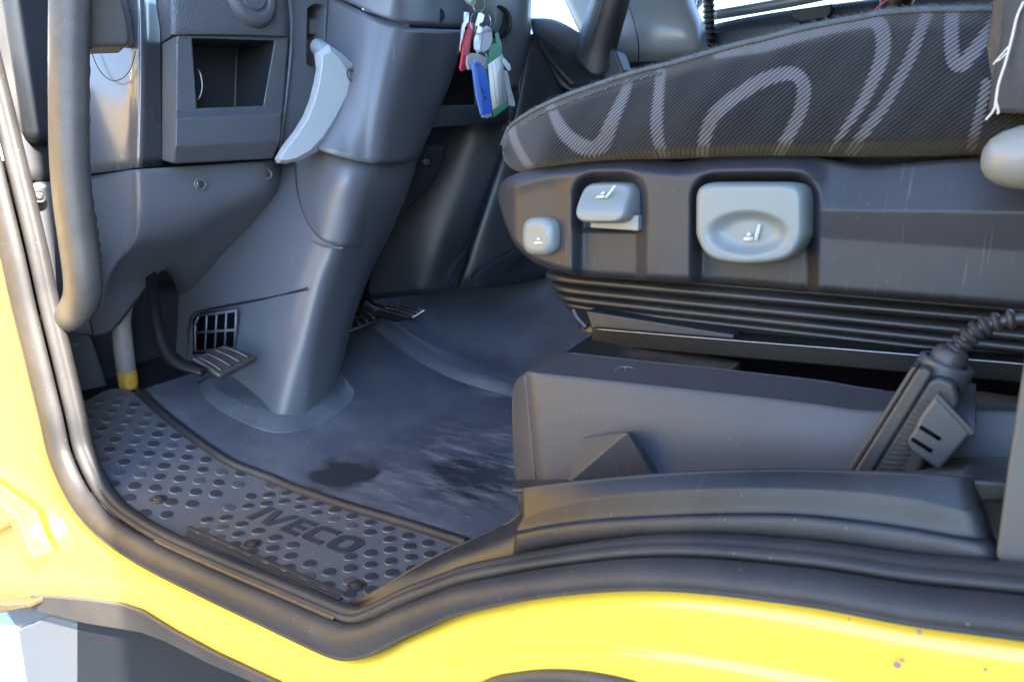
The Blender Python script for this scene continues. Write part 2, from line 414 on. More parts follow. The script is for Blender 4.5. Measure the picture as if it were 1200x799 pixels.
# lettering, embossed
def letter(polys, x0, wd):
    ang = math.atan2(.022, .2)
    for loops in polys:
        pts = []
        for u, v in loops:
            x = x0+u*wd; y = .5535+v*.044; pts.append(Vector((-.856+(x+.856)*math.cos(ang)*1, y+(x+.856)*math.tan(R(3)), .0005)))
        prism('letter', pts, (0, 0, .0021), STUD, step, bevel=.0006, seg=2)
LI = [[(.0, 0), (.9, 0), (.9, 1), (0, 1)]]
LV = [[(.0, 1), (.36, 0), (.66, 0), (1.0, 1), (.74, 1), (.51, .3), (.27, 1)]]
LE = [[(0, 0), (1, 0), (1, .24), (.33, .24), (.33, .39), (.9, .39), (.9, .61), (.33, .61), (.33, .76), (1, .76), (1, 1), (0, 1)]]
def arc(cx, cy, rx, ry, a0, a1, n, e=3.2):
    o = []
    for k in range(n+1):
        t = R(a0+(a1-a0)*k/n); c, s = math.cos(t), math.sin(t)
        o.append((cx+rx*math.copysign(abs(c)**(2/e), c), cy+ry*math.copysign(abs(s)**(2/e), s)))
    return o
LC = [[(1, 0)]+arc(.5, .5, .5, .5, 262, 98, 16)+[(1, 1), (1, .74)]+arc(.56, .5, .26, .24, 100, 260, 12)+[(1, .26)]]
letter(LI, -.856, .014); letter(LV, -.840, .050); letter(LE, -.785, .036); letter(LC, -.744, .042)
# O as a ring in two halves of one mesh
vo, no = [], 36
for k, (u, v) in enumerate(arc(.5, .5, .5, .5, 0, 350, 35)+arc(.5, .5, .21, .25, 0, 350, 35)):
    x = -.697+u*.046; vo.append(Vector((x, .5535+v*.044+(x+.856)*math.tan(R(3)), .0026)))
vo += [p-Vector((0, 0, .0022)) for p in vo]
fo = []
for k in range(no):
    j = (k+1) % no
    fo += [(k, j, no+j, no+k), (2*no+k, 2*no+j, j, k), (no+k, no+j, 3*no+j, 3*no+k)]
mesh('letter', vo, fo, STUD, step, bevel=.0005, seg=2)

# ------------------------------------------------------------------ floor mat
def mat_rubber():
    m, nt, b = nodes('dusty_floor_mat'); N = nt.nodes; L = nt.links
    tc = N.new('ShaderNodeTexCoord')
    def noise(s, d=6, r=.6, dist=0.):
        n = N.new('ShaderNodeTexNoise'); n.inputs['Scale'].default_value = s; n.inputs['Detail'].default_value = d
        n.inputs['Roughness'].default_value = r; n.inputs['Distortion'].default_value = dist; L.new(tc.outputs['Object'], n.inputs['Vector']); return n
    def mr(src, a, b_, c=0, d=1):
        q = N.new('ShaderNodeMapRange'); q.inputs[1].default_value = a; q.inputs[2].default_value = b_; q.inputs[3].default_value = c; q.inputs[4].default_value = d
        L.new(src, q.inputs[0]); return q.outputs[0]
    def mixc(f, a, c2):
        q = N.new('ShaderNodeMix'); q.data_type = 'RGBA'; L.new(f, q.inputs[0])
        if isinstance(a, tuple): q.inputs[6].default_value = (*a, 1)
        else: L.new(a, q.inputs[6])
        q.inputs[7].default_value = (*c2, 1); return q.outputs[2]
    def mul(a, c):
        q = N.new('ShaderNodeMath'); q.operation = 'MULTIPLY'; L.new(a, q.inputs[0]); L.new(c, q.inputs[1]); return q.outputs[0]
    def streak(s, ang, sx, d=7, r=.6):
        mp = N.new('ShaderNodeMapping'); mp.inputs['Rotation'].default_value = (0, 0, R(ang)); mp.inputs['Scale'].default_value = (sx, 1, 1); L.new(tc.outputs['Object'], mp.inputs['Vector'])
        n = noise(s, d, r); L.new(mp.outputs[0], n.inputs['Vector']); return n
    # soft regional masks in floor coordinates
    def blob(x, y, r0, r1):
        q = N.new('ShaderNodeVectorMath'); q.operation = 'DISTANCE'; q.inputs[1].default_value = (x, y, 0); 
        sp = N.new('ShaderNodeVectorMath'); sp.operation = 'MULTIPLY'; sp.inputs[1].default_value = (1, 1, 0); L.new(tc.outputs['Object'], sp.inputs[0])
        L.new(sp.outputs[0], q.inputs[0]); return mr(q.outputs['Value'], r0, r1, 1, 0)
    film = mr(noise(9, 8, .65).outputs[0], .35, .7)
    c = mixc(mul(film, mr(noise(2.2).outputs[0], .3, .7, .3, 1)), (.056, .063, .082), (.115, .126, .150))
    # scuffed zone where the shoes rest: dark wet strokes and pale dried mud
    def add(a, c_):
        q = N.new('ShaderNodeMath'); q.operation = 'ADD'; L.new(a, q.inputs[0]); L.new(c_, q.inputs[1]); return q.outputs[0]
    wet = mr(add(streak(52, 28, .26, 9, .70).outputs[0], blob(-.65, .87, .02, .36)), 1.18, 1.40)
    c = mixc(wet, c, (.027, .031, .040))
    pale = mul(mr(streak(46, 35, .28, 9, .72).outputs[0], .50, .70), blob(-.66, .92, .12, .29))
    c = mixc(pale, c, (.22, .235, .26))
    wet2 = mr(add(streak(22, 100, .45, 8, .62).outputs[0], blob(-.845, .735, .02, .16)), 1.14, 1.27)
    c = mixc(wet2, c, (.024, .026, .031))
    pale2 = mul(mr(noise(30, 8, .7, 1.).outputs[0], .5, .62), blob(-.765, .775, .03, .07))
    c = mixc(pale2, c, (.13, .14, .16))
    vo = N.new('ShaderNodeTexVoronoi'); vo.inputs['Scale'].default_value = 75; L.new(tc.outputs['Object'], vo.inputs['Vector'])
    sx = N.new('ShaderNodeSeparateColor'); L.new(vo.outputs['Color'], sx.inputs[0])
    specks = mul(mr(vo.outputs['Distance'], .06, .12, 1, 0), mr(sx.outputs[0], .84, .86))
    c = mixc(specks, c, (.38, .37, .34))
    L.new(c, b.inputs['Base Color'])
    ro = mr(wet, 0, 1, .5, .22); L.new(ro, b.inputs['Roughness'])
    n3 = noise(1200, 2); bp = N.new('ShaderNodeBump'); bp.inputs['Strength'].default_value = .2; bp.inputs['Distance'].default_value = .001
    L.new(n3.outputs[0], bp.inputs['Height']); L.new(bp.outputs[0], b.inputs['Normal'])
    return m
FMAT = mat_rubber()
fm = thing('floor_mat', (-.8, .95, 0), 'black rubber floor mat with dusty and wet scuff marks in the footwell', 'floor mat')
MH = .007
nm = 100; _k = min(range(len(seam)), key=lambda i: (seam[i]-aF(160, 462)).length); sm2 = resample(seam[_k:], nm)
vs = []
for i, p in enumerate(sm2):
    far = Vector((p.x+.25*(i/nm)-.10*(1-i/nm), 1.40, 0))
    for k in range(41):
        q = p.lerp(far, k/40); q.z = floor_z(q.x)+MH*sstep(0, 1.2, k); vs.append(q)
# extend to the right under the bin
mesh('sheet', vs, grid_faces(nm, 41), FMAT, fm)
vs = []
for x in [(-.535+.03*i) for i in range(30)]:
    for y in [.60+.02*j for j in range(42)]: vs.append(Vector((x, y, floor_z(x)+MH-.003)))
mesh('rear_sheet', vs, grid_faces(30, 42), FMAT, fm)
# raised lip along the seam
vs = []
for i, p in enumerate(sm2):
    t = (sm2[min(i+1, nm-1)]-sm2[max(i-1, 0)]); t.z = 0; t.normalize(); n = Vector((-t.y, t.x, 0))
    for a, h in sm([(-.0045, -.003), (-.0040, .004), (-.001, .0085), (.003, .0095), (.0065, .0080), (.009, .0056), (.013, .0062)], 3):
        q = p+n*a; q.z = floor_z(q.x)+h+.0015; vs.append(q)
mesh('lip', vs, grid_faces(nm, len(vs)//nm), RUB, fm)
# moulded collar around the foot of the steering column
CO = [(232, 452), (240, 470), (262, 487), (300, 505), (330, 511), (370, 503), (402, 485), (415, 466), (408, 450), (390, 440)]
CI = [(262, 455), (266, 459), (284, 468), (308, 478), (332, 482), (362, 477), (384, 467), (392, 458), (390, 452), (382, 446)]
rows = []
for f, h in ((0, .006), (.14, .011), (.36, .019), (.5, .022), (.85, .0235), (1, .0235), (1.5, .024)):
    rr = []
    for (x0, y0), (x1, y1) in zip(CO, CI):
        p = aF(x0, y0).lerp(aF(x1, y1), f); p.z = floor_z(p.x)+h; rr.append(p)
    rows.append(rr)
patch('collar', rows, FMAT, fm, m=6, mr=4, solid=.002)

# ================================================================== LEFT: PILLAR, DASHBOARD, HANDLE
dash = thing('dashboard', (-1.15, .75, .3), 'grey plastic lower dashboard with open storage pocket left of the steering column', 'dashboard')
# pillar trim, front piece beside the seal
patch('pillar_trim', [[aX(-240, -40, -1.42), aX(-40, -40, -1.42), aX(5, -40, -1.36), aX(27, -40, -1.30), aX(31, -40, -1.285), aX(52, -40, -1.31), aX(70, -40, -1.33)],
                      [aX(-240, 60, -1.40), aX(-20, 60, -1.40), aX(8, 60, -1.35), aX(27, 60, -1.29), aX(31, 60, -1.275), aX(52, 60, -1.30), aX(70, 60, -1.32)],
                      [aX(-240, 130, -1.38), aX(-5, 130, -1.38), aX(12, 130, -1.34), aX(25, 130, -1.29), aX(29, 130, -1.275), aX(52, 130, -1.29), aX(70, 130, -1.31)],
                      [aX(-240, 212, -1.36), aX(0, 212, -1.36), aX(16, 212, -1.32), aX(22, 212, -1.29), aX(26, 212, -1.275), aX(52, 212, -1.28), aX(70, 212, -1.30)]], PLP, dash, m=5)
# main pillar cover (curved, catches the bounce light)
patch('pillar_cover', [[aX(66, -40, -1.244), aX(105, -40, -1.203), aX(145, -40, -1.1555), aX(157, -40, -1.139), aX(163, -40, -1.132), aX(172, -40, -1.142), aX(184, -40, -1.156)],
                       [aX(66, 30, -1.244), aX(105, 30, -1.203), aX(148, 30, -1.1555), aX(160, 30, -1.139), aX(166, 30, -1.132), aX(175, 30, -1.142), aX(187, 30, -1.156)],
                       [aX(66, 110, -1.244), aX(105, 110, -1.203), aX(148, 110, -1.1555), aX(160, 110, -1.139), aX(166, 110, -1.132), aX(176, 110, -1.142), aX(189, 110, -1.156)],
                       [aX(66, 211, -1.244), aX(105, 204, -1.203), aX(146, 199, -1.1555), aX(158, 197, -1.139), aX(164, 197, -1.132), aX(175, 196, -1.142), aX(190, 194, -1.156)]], PLP, dash, m=6)
# half-moon cover flap on the pillar, a thin raised arc
tube('cover_seam', [aX(x, y, xx) for x, y, xx in [(106, 58, -1.184), (113, 76, -1.177), (122, 89, -1.169), (134, 95, -1.158), (146, 90, -1.147), (154, 78, -1.139), (159, 60, -1.134)]], .0007, PLD, dash, n=8)
# knee panel
KP = [[(62, 216, -1.25), (100, 208, -1.222), (150, 200, -1.152), (160, 199, -1.134), (168, 198, -1.124), (235, 194, -1.118), (308, 189, -1.118), (325, 188, -1.15), (338, 186, -1.19)],
      [(68, 250, -1.25), (108, 250, -1.215), (150, 248, -1.155), (160, 248, -1.138), (170, 248, -1.128), (238, 240, -1.125), (305, 224, -1.130), (325, 222, -1.165), (340, 222, -1.205)],
      [(80, 290, -1.26), (112, 290, -1.22), (146, 284, -1.17), (156, 281, -1.155), (166, 279, -1.148), (225, 270, -1.160), (272, 256, -1.180), (300, 258, -1.215), (318, 266, -1.255)],
      [(92, 330, -1.28), (114, 328, -1.25), (128, 318, -1.215), (136, 311, -1.205), (146, 305, -1.20), (188, 298, -1.210), (232, 288, -1.235), (255, 296, -1.285), (268, 308, -1.36)],
      [(102, 362, -1.30), (116, 360, -1.275), (124, 346, -1.255), (134, 335, -1.25), (150, 326, -1.245), (178, 316, -1.250), (206, 310, -1.275), (222, 325, -1.345), (232, 342, -1.42)],
      [(110, 394, -1.32), (126, 390, -1.31), (140, 378, -1.295), (152, 362, -1.285), (164, 346, -1.28), (177, 328, -1.28), (192, 316, -1.30), (204, 330, -1.385), (210, 348, -1.47)]]
patch('knee_panel', [[aX(*p) for p in r] for r in KP], PL, dash, m=7, solid=.005)
def screw(c, ax, r, parent, m=None, nm='screw'):
    ax = Vector(ax).normalized()
    o = lathe(nm, Vector(c), ax, [(r*1.7, -.001), (r*1.65, .0008), (r*1.5, .0014), (r*1.32, .0010), (r*1.2, -.0008), (0, -.0008)], PL if m is None else m, parent, n=24)
    lathe('head', Vector(c)-ax*.001, ax, [(r*1.02, 0), (r, .0018), (r*.8, .0026), (r*.45, .0026), (r*.4, .0010), (0, .0010)], BOLT, o if o.parent is None or o.parent.type == 'EMPTY' else parent, n=18)
    return o
BOLT = mat('dull_bolt', (.10, .10, .105), .35, .2, 900, .3, 200, metal=.7)
screw(aX(233, 216, -1.118)+Vector((.004, 0, 0)), (1, -.2, 0), .0062, dash)
screw(aX(46, 230, -1.262), (1, -.4, .1), .0062, dash)
screw(aX(313, 204, -1.12)+Vector((.0, 0, 0)), (1, -.3, .1), .006, dash)
# lower pillar base beside the seal
patch('pillar_base', [[aX(8, 214, -1.34), aX(22, 214, -1.30), aX(30, 214, -1.285), aX(54, 213, -1.275), (aX(75, 213, -1.27))],
                      [aX(25, 260, -1.33), aX(34, 258, -1.30), aX(43, 256, -1.285), aX(60, 255, -1.275), aX(80, 255, -1.27)],
                      [aX(38, 300, -1.32), aX(45, 300, -1.30), aX(52, 300, -1.285), aX(70, 300, -1.28), aX(90, 300, -1.28)],
                      [aX(48, 350, -1.32), aX(55, 350, -1.30), aX(62, 350, -1.29), aX(80, 350, -1.29), aX(100, 350, -1.29)],
                      [aX(55, 390, -1.32), aX(62, 390, -1.30), aX(70, 390, -1.29), aX(88, 390, -1.29), aX(108, 392, -1.29)]], PL, dash, m=5)
# kick panels ahead of the step plate
patch('kick_panel', [[aX(66, 385, -1.36), aX(85, 388, -1.36), aX(105, 390, -1.36)], [aX(78, 430, -1.365), aX(95, 430, -1.365), aX(118, 430, -1.365)],
                     [aX(92, 480, -1.375), aX(110, 478, -1.375), aX(132, 474, -1.375)]], PL, dash, m=5)
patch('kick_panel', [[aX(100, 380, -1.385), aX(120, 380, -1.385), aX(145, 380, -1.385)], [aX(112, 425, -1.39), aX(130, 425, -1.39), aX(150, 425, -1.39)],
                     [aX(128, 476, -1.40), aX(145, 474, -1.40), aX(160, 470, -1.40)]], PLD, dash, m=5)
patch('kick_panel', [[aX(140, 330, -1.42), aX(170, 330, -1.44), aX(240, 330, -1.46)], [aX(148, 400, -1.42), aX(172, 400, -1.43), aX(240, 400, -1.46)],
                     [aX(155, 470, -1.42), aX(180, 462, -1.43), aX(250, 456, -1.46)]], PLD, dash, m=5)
# thin upright rib next to the seal with its hooked top
prism('upright_rib', [aX(x, y, -1.26) for x, y in [(70, 404), (94, 402), (93, 406), (82, 411), (84, 430), (92, 470), (101, 520), (104, 545), (99, 545), (90, 500), (78, 440)]], (-.05, 0, 0), PL, dash, bevel=.002)
lathe('pillar_hole', aX(107, 471, -1.373), (1, -.3, .2), [(.020, -.002), (.020, .003), (.014, .003), (.013, .0)], RUST, dash, n=24)

# storage pocket
pk = mesh('storage_pocket', *(lambda: (
    [aX(*p) for p in [(207, 42, -1.085), (338, 44, -1.085), (332, 126, -1.085), (330, 134, -1.068), (329, 165, -1.068), (319, 186, -1.086), (204, 192, -1.088), (205, 172, -1.068), (206, 139, -1.068), (206, 131, -1.085),
                      (190, 52, -1.115), (190, 188, -1.118), (226, 45, -1.085), (322, 48, -1.085), (308, 127, -1.085), (232, 130, -1.085),
                      (338, 44, -1.14), (332, 128, -1.14), (329, 165, -1.14), (319, 186, -1.14), (204, 192, -1.14), (190, 188, -1.16), (190, 52, -1.16)]]
    + [aX(226, 45, -1.085)+Vector((-.11, .0, 0)), aX(322, 48, -1.085)+Vector((-.11, .0, 0)), aX(308, 127, -1.085)+Vector((-.11, .02, 0)), aX(232, 130, -1.085)+Vector((-.11, 0, 0))],
    [(0, 12, 13, 1), (1, 13, 14, 2), (0, 9, 15, 12), (15, 9, 2, 14), (9, 8, 3, 2), (8, 7, 4, 3), (7, 6, 5, 4), (10, 0, 9, 8, 7, 6, 11),
     (1, 2, 17, 16), (2, 3, 4, 18, 17), (4, 5, 19, 18), (5, 6, 20, 19), (6, 11, 21, 20), (10, 11, 21, 22),
     (12, 23, 24, 13), (13, 24, 25, 14), (14, 25, 26, 15), (15, 26, 23, 12), (23, 24, 25, 26)]))(), PLG, dash, bevel=.0038, seg=4, fix=True, ang=14, clamp=False)
pk.data.materials.append(PLD)
for q in pk.data.polygons[-5:]: q.material_index = 1  # darker plastic inside carries the shade of the pocket
tube('wire_loop', [aX(231, 80, -1.13), aX(235, 88, -1.125), aX(237, 102, -1.125), aX(234, 114, -1.125), aX(230, 118, -1.13)], .0016, STEEL, pk, n=10)
box('pocket_divider', aX(287, 90, -1.19), (.003, .003, .11), PLD, pk, bevel=0)
# upper dash band with the round cup
patch('dash_top', [[aX(183, -60, -1.13), aX(197, -60, -1.10), aX(206, -60, -1.085), aX(270, -60, -1.08), aX(336, -60, -1.08)],
                   [aX(184, 0, -1.13), aX(199, 0, -1.098), aX(208, 0, -1.083), aX(270, 0, -1.078), aX(337, 0, -1.078)],
                   [aX(188, 30, -1.13), aX(200, 30, -1.098), aX(208, 30, -1.082), aX(270, 30, -1.078), aX(339, 30, -1.078)],
                   [aX(190, 51, -1.13), aX(200, 44, -1.10), aX(208, 41, -1.084), aX(270, 41, -1.08), aX(338, 43, -1.08)]], PLG, dash, m=6)
cc = aX(292, -2, -1.08)
lathe('round_boss', cc, (1, -.1, .05), [(.052, -.01), (.048, .004), (.043, .014), (.036, .018), (.030, .018), (.028, .013), (.024, .013), (.02, .017), (.0, .017)], PLG, dash, n=40)
# panel between pocket and column, with the slot for the lever
slot = []
for k in range(20):
    t = 2*math.pi*k/20; c, s = math.cos(t), math.sin(t); slot.append(aX(370+11*c+(0 if True else 0)-s*2, 42+s*(9)+(28 if s > 0 else -28), -1.10))
holed('slot_panel', [aX(x, y, -1.10) for x, y in [(334, -60), (440, -60), (425, 10), (392, 70), (384, 120), (355, 190), (326, 192), (333, 120), (341, 40)]], slot, (-.05, .0, 0), PL, dash, bevel=.0015)
tube('panel_edge', [aX(x, y, -1.096) for x, y in [(330, -60), (338, -10), (342, 30), (338, 90), (331, 150), (328, 172)]], .0035, PL, dash, n=10)
prism('slot_slider', [aX(x, y, -1.125) for x, y in [(364, 22), (381, 23), (381, 42), (363, 40)]], (-.01, 0, 0), PL, dash, bevel=.002)

# ------------------------------------------------------------------ grab handle
gh = thing('grab_handle', aX(80, 380, -1.02), 'worn grey vertical grab handle on the door pillar', 'grab handle')
HP = [(84, -60), (82, -10), (81, 60), (81, 130), (82, 190), (86, 240), (92, 285), (97, 325), (96, 348), (86, 366), (72, 376), (58, 380)]
hx = [-1.06, -1.06, -1.06, -1.06, -1.06, -1.06, -1.06, -1.06, -1.07, -1.09, -1.13, -1.17]
hr = [.0275]*7+[.0275, .027, .024, .0205, .0195]
tube('grip', [aX(x, y, v) for (x, y), v in zip(HP, hx)], hr, HAND, gh, n=28, m=8, flat=.86)
# scalloped finger ridge on the inner side
RP = spline([aX(x, y, -1.064) for x, y in [(97, 75), (97, 130), (97, 185), (100, 225), (106, 262), (110, 290), (112, 310)]], 14)
vs = []
tube('finger_ridge', RP, [.0085+.0011*math.sin(i*.85) for i in range(len(RP))], HAND, gh, n=12, m=1)
prism('upper_arm', [aX(x, y, -1.06) for x, y in [(86, -30), (140, -24), (145, 4), (151, 30), (153, 50), (148, 54), (112, 55), (104, 60), (98, 72), (86, 75)]], (-.075, .025, 0), HAND, gh, bevel=.010, seg=4)
prism('mounting_flange', [aX(x, y, -1.138) for x, y in [(139, -40), (146, -10), (154, 20), (158, 52), (154, 55), (149, 53), (146, 30), (140, 4), (134, -24)]], (-.02, .0, 0), PL, gh, bevel=.003)

# ------------------------------------------------------------------ clutch pedal and the other pedals
def pedal(name, arm, r, pad, nrm, ridges, label, flat=.5, padm=BLK):
    p = thing(name, arm[-1], label, 'pedal')
    tube('arm', arm, r, BLK, p, n=14, m=6, flat=flat)
    n = Vector(nrm).normalized()
    bk = prism('pad', pad, -n*.013, RUBB, p, bevel=.005, seg=4)
    a, b, c, d = pad[0], pad[1], pad[2], pad[3]
    for k in range(ridges):
        t = (k+.7)/(ridges+.4); u = a.lerp(b, t); v = d.lerp(c, t); u, v = u.lerp(v, .1), u.lerp(v, .9)
        mid = (u+v)/2+n*.001
        tube('ridge', [u+n*.0005, mid+n*.002, v+n*.0005], [.0028, .0036, .0028], RUBR, bk, n=10, m=5, flat=.8)
    return p
RUBB = mat('pedal_rubber', (.011, .011, .012), .35, .2, 800, .2, dust=.2)
RUBR = mat('pedal_ridge_rubber', (.028, .028, .030), .22, .2, 800, .3, dust=.25)
pedal('clutch_pedal', [aX(176, 312, -1.27), aX(183, 368, -1.21), aX(200, 418, -1.15), aX(240, 436, -1.09)], [.0085, .0110, .0130, .010],
      [aY(222, 419, .655), aY(263, 402, .72), aY(303, 417, .752), aY(257, 441, .68)], (.35, -.2, 1), 4, 'black ribbed clutch pedal on a curved arm beside the air vent')
pedal('brake_pedal', [aX(430, 316, -1.36), aX(425, 345, -1.28), aX(418, 362, -1.23), aX(416, 374, -1.20)], .013,
      [aX(390, 372, -1.20), aX(428, 359, -1.25), aX(447, 373, -1.20), aX(408, 389, -1.15)], (.5, -.1, 1), 4, 'black ribbed brake pedal half hidden behind the steering column')
ap = pedal('accelerator_pedal', [aX(424, 334, -1.30), aX(431, 345, -1.27), aX(436, 355, -1.25), aX(450, 360, -1.22)], .006,
      [aX(443, 361, -1.20), aX(462, 354, -1.24), aX(499, 363, -1.20), aX(484, 372, -1.15)], (.35, -.1, 1), 3, 'flat accelerator pedal right of the brake pedal by the tunnel')
prism('pad_edge', [aX(444, 363, -1.195), aX(466, 369, -1.17), aX(484, 373, -1.148), aX(466, 376, -1.165), aX(446, 371, -1.19)], (-.01, 0, -.004), BLK, ap, bevel=.001)

# pale tube with a yellow end in the left corner
tb = thing('lock_tube', aX(150, 455, -1.33), 'pale grey tube with chipped yellow end in the footwell corner', 'tube')
tube('tube', [aX(151, 340, -1.33), aX(144, 372, -1.33), aX(143, 392, -1.33), aX(148, 436, -1.33)], [.012, .0145, .0175, .0175], TUBEG, tb, n=18, m=5, ref=Vector((1, 0, 0)))
tube('yellow_end', [aX(148, 434, -1.328), aX(150, 446, -1.328), aX(151, 456, -1.328)], [.0178, .0176, .0165], mat('chipped_yellow', (.42, .27, .04), .6, .6, 200, .5, 90, dust=.9, dustcol=(.07, .05, .03)), tb, n=18, m=3)

# ================================================================== STEERING COLUMN
scn = thing('steering_column', aF(335, 478), 'grey plastic steering column shroud standing on the footwell floor', 'steering column')
def fl(x, y): p = aF(x, y); p.z += .015; return p
LS = [[aY(300, 170, .93), aY(335, 168, .92), aY(380, 165, .91), aX(415, 165, -.955), aX(440, 165, -.938), aX(462, 168, -.965), aX(482, 168, -1.02), aX(490, 168, -1.12)],
      [aY(296, 215, .905), aY(335, 214, .895), aY(380, 212, .885), aX(408, 212, -.965), aX(430, 212, -.945), aX(450, 212, -.960), aX(476, 208, -1.01), aX(484, 208, -1.12)],
      [aY(262, 262, .87), aY(310, 270, .86), aY(358, 272, .855), aX(386, 272, -.99), aX(405, 272, -.97), aX(424, 272, -.985), aX(452, 268, -1.04), aX(459, 268, -1.14)],
      [aY(212, 318, .84), aY(280, 330, .83), aY(335, 332, .825), aX(362, 332, -1.02), aX(380, 332, -1.0), aX(398, 332, -1.015), aX(424, 326, -1.07), aX(431, 326, -1.17)],
      [aY(186, 385, .82), aY(255, 392, .805), aY(316, 398, .80), aX(344, 399, -1.040), aX(363, 400, -1.018), aX(380, 398, -1.032), aX(402, 391, -1.08), aX(409, 391, -1.2)],
      [aY(188, 425, .80), aY(250, 440, .79), aY(304, 456, .785), aX(330, 461, -1.052), aX(354, 462, -1.032), aX(370, 459, -1.042), aX(390, 447, -1.085), aX(397, 447, -1.22)],
      [aY(192, 445, .79), aY(250, 462, .782), aY(298, 478, .775), aX(325, 486, -1.056), aX(350, 488, -1.038), aX(366, 486, -1.046), aX(387, 474, -1.085), aX(394, 474, -1.22)]]
ls = patch('lower_shroud', LS, PL, scn, m=8, solid=.004)
# overlapping sleeve on the lower shroud: crescent step
SLV = [[aY(346, 175, .892), aY(385, 172, .885), aX(412, 172, -.965), aX(436, 172, -.955), aX(460, 172, -.975), aX(486, 172, -1.02)],
       [aY(347, 205, .882), aY(380, 205, .870), aX(405, 205, -.952), aX(430, 205, -.940), aX(452, 204, -.965), aX(476, 202, -1.015)],
       [aY(351, 234, .870), aY(375, 240, .858), aX(397, 242, -.964), aX(419, 242, -.952), aX(438, 242, -.978), aX(463, 238, -1.03)],
       [aY(361, 262, .859), aY(376, 280, .851), aX(391, 287, -.978), aX(406, 289, -.972), aX(422, 289, -1.0), aX(444, 280, -1.06)]]
patch('sleeve', SLV, PL, scn, m=8, solid=.005)
tube('sleeve_edge', [aY(x, y, v) for x, y, v in [(334, 226, .884), (338, 242, .874), (345, 258, .865), (355, 272, .857), (368, 283, .851), (384, 289, .848), (402, 291, .846)]], .0022, PL, scn, n=8)
US = [[aX(386, -8, -1.09), aX(405, 4, -1.03), aX(432, 18, -.955), aX(452, 26, -.925), aX(475, 32, -.905), aX(505, 35, -.925), aX(541, 36, -.985), aX(549, 36, -1.08)],
      [aX(380, 60, -1.09), aX(400, 66, -1.02), aX(422, 72, -.955), aX(440, 76, -.928), aX(462, 78, -.91), aX(490, 78, -.93), aX(528, 72, -.985), aX(536, 72, -1.08)],
      [aX(366, 120, -1.07), aX(392, 126, -.99), aX(414, 130, -.95), aX(430, 133, -.93), aX(450, 134, -.915), aX(475, 134, -.935), aX(508, 126, -.985), aX(516, 126, -1.08)],
      [aX(350, 165, -1.04), aX(380, 178, -.97), aX(406, 186, -.943), aX(424, 190, -.93), aX(442, 191.5, -.92), aX(460, 191.5, -.94), aX(479, 189, -.98), aX(488, 189, -1.08)]]
patch('upper_shroud', US, PL, scn, m=8, solid=.004)
TC = [[aX(384, -90, -1.06), aX(420, -90, -.97), aX(455, -80, -.91), aX(480, -75, -.89), aX(515, -70, -.885), aX(552, -70, -.90), aX(565, -70, -1.05)],
      [aX(384, -40, -1.07), aX(415, -30, -.98), aX(448, -20, -.92), aX(475, -15, -.895), aX(512, -15, -.91), aX(548, -12, -.97), aX(556, -12, -1.08)],
      [aX(384, -6, -1.08), aX(408, 3, -1.0), aX(440, 17, -.93), aX(472, 27, -.90), aX(508, 31, -.915), aX(543, 32, -.975), aX(551, 32, -1.08)]]
patch('column_cover', TC, PL, scn, m=8, solid=.004)
sc_ = aX(515, 18, -.918)
lathe('screw', sc_, (1, -.35, -.05), [(.0125, -.002), (.0125, .001), (.011, .0015), (.0095, -.0025), (.007, -.002), (.006, .0), (.0, 0)], PLD, scn, n=24)
# air vent in the left face of the lower shroud
vent = [aY(x, y, .800) for x, y in [(230, 372), (236, 368), (278, 363), (275, 409), (229, 413)]]
VO = [aY(x, y, .799) for x, y in [(228, 376), (231, 370), (238, 366), (279, 362), (276, 411), (228, 415)]]
vp = prism('vent', [p+Vector((0, -.004, 0)) for p in VO], (0, .004, 0), VOID, scn, bevel=0)
fr = [(232, 370, 278, 364), (230, 389.5, 277, 386.5), (229, 412, 276, 408), (229, 412, 229, 378), (277, 363.5, 275, 409), (229, 380, 233, 370)]
for x0, y0, x1, y1 in fr:
    tube('vent_bar', [aY(x0, y0, .794), aY(x1, y1, .7945)], .0030, PL, vp, n=8, m=1)
for k in range(3):
    t = (k+1)/4; x0 = 231+46*t; x1 = 229+46*t
    tube('vent_bar', [aY(x0, 369-5.5*t, .7945), aY(x1, 412-4*t, .7945)], .0024, PL, vp, n=8, m=1)
# raised moulding around the vent and the seam line above it
tube('vent_moulding', [aY(x, y, yy) for x, y, yy in [(222, 430, .795), (220, 400, .800), (222, 378, .803), (230, 366, .805), (260, 359, .809), (310, 350, .816), (345, 342, .821), (360, 338, .826)]], .0022, PLD, scn, n=8)
# adjustment lever
lv = thing('adjusting_lever', aX(375, 60, -1.02), 'light grey curved lever hanging left of the steering column', 'lever')
lathe('pivot', aX(372, 55, -1.07), (aX(392, 70, -1.0)-aX(372, 55, -1.07)), [(.0, -.002), (.013, 0), (.0155, .003), (.0155, .07), (.0, .071)], LEV, lv, n=28)
LVo = [(372, 62), (385, 52), (400, 62), (413, 74), (418, 92), (417, 108), (408, 126), (398, 144), (386, 162), (372, 178), (352, 188), (336, 192), (327, 191), (325, 186), (333, 172), (347, 154), (358, 136), (366, 116), (371, 96), (374, 80)]
c3 = []
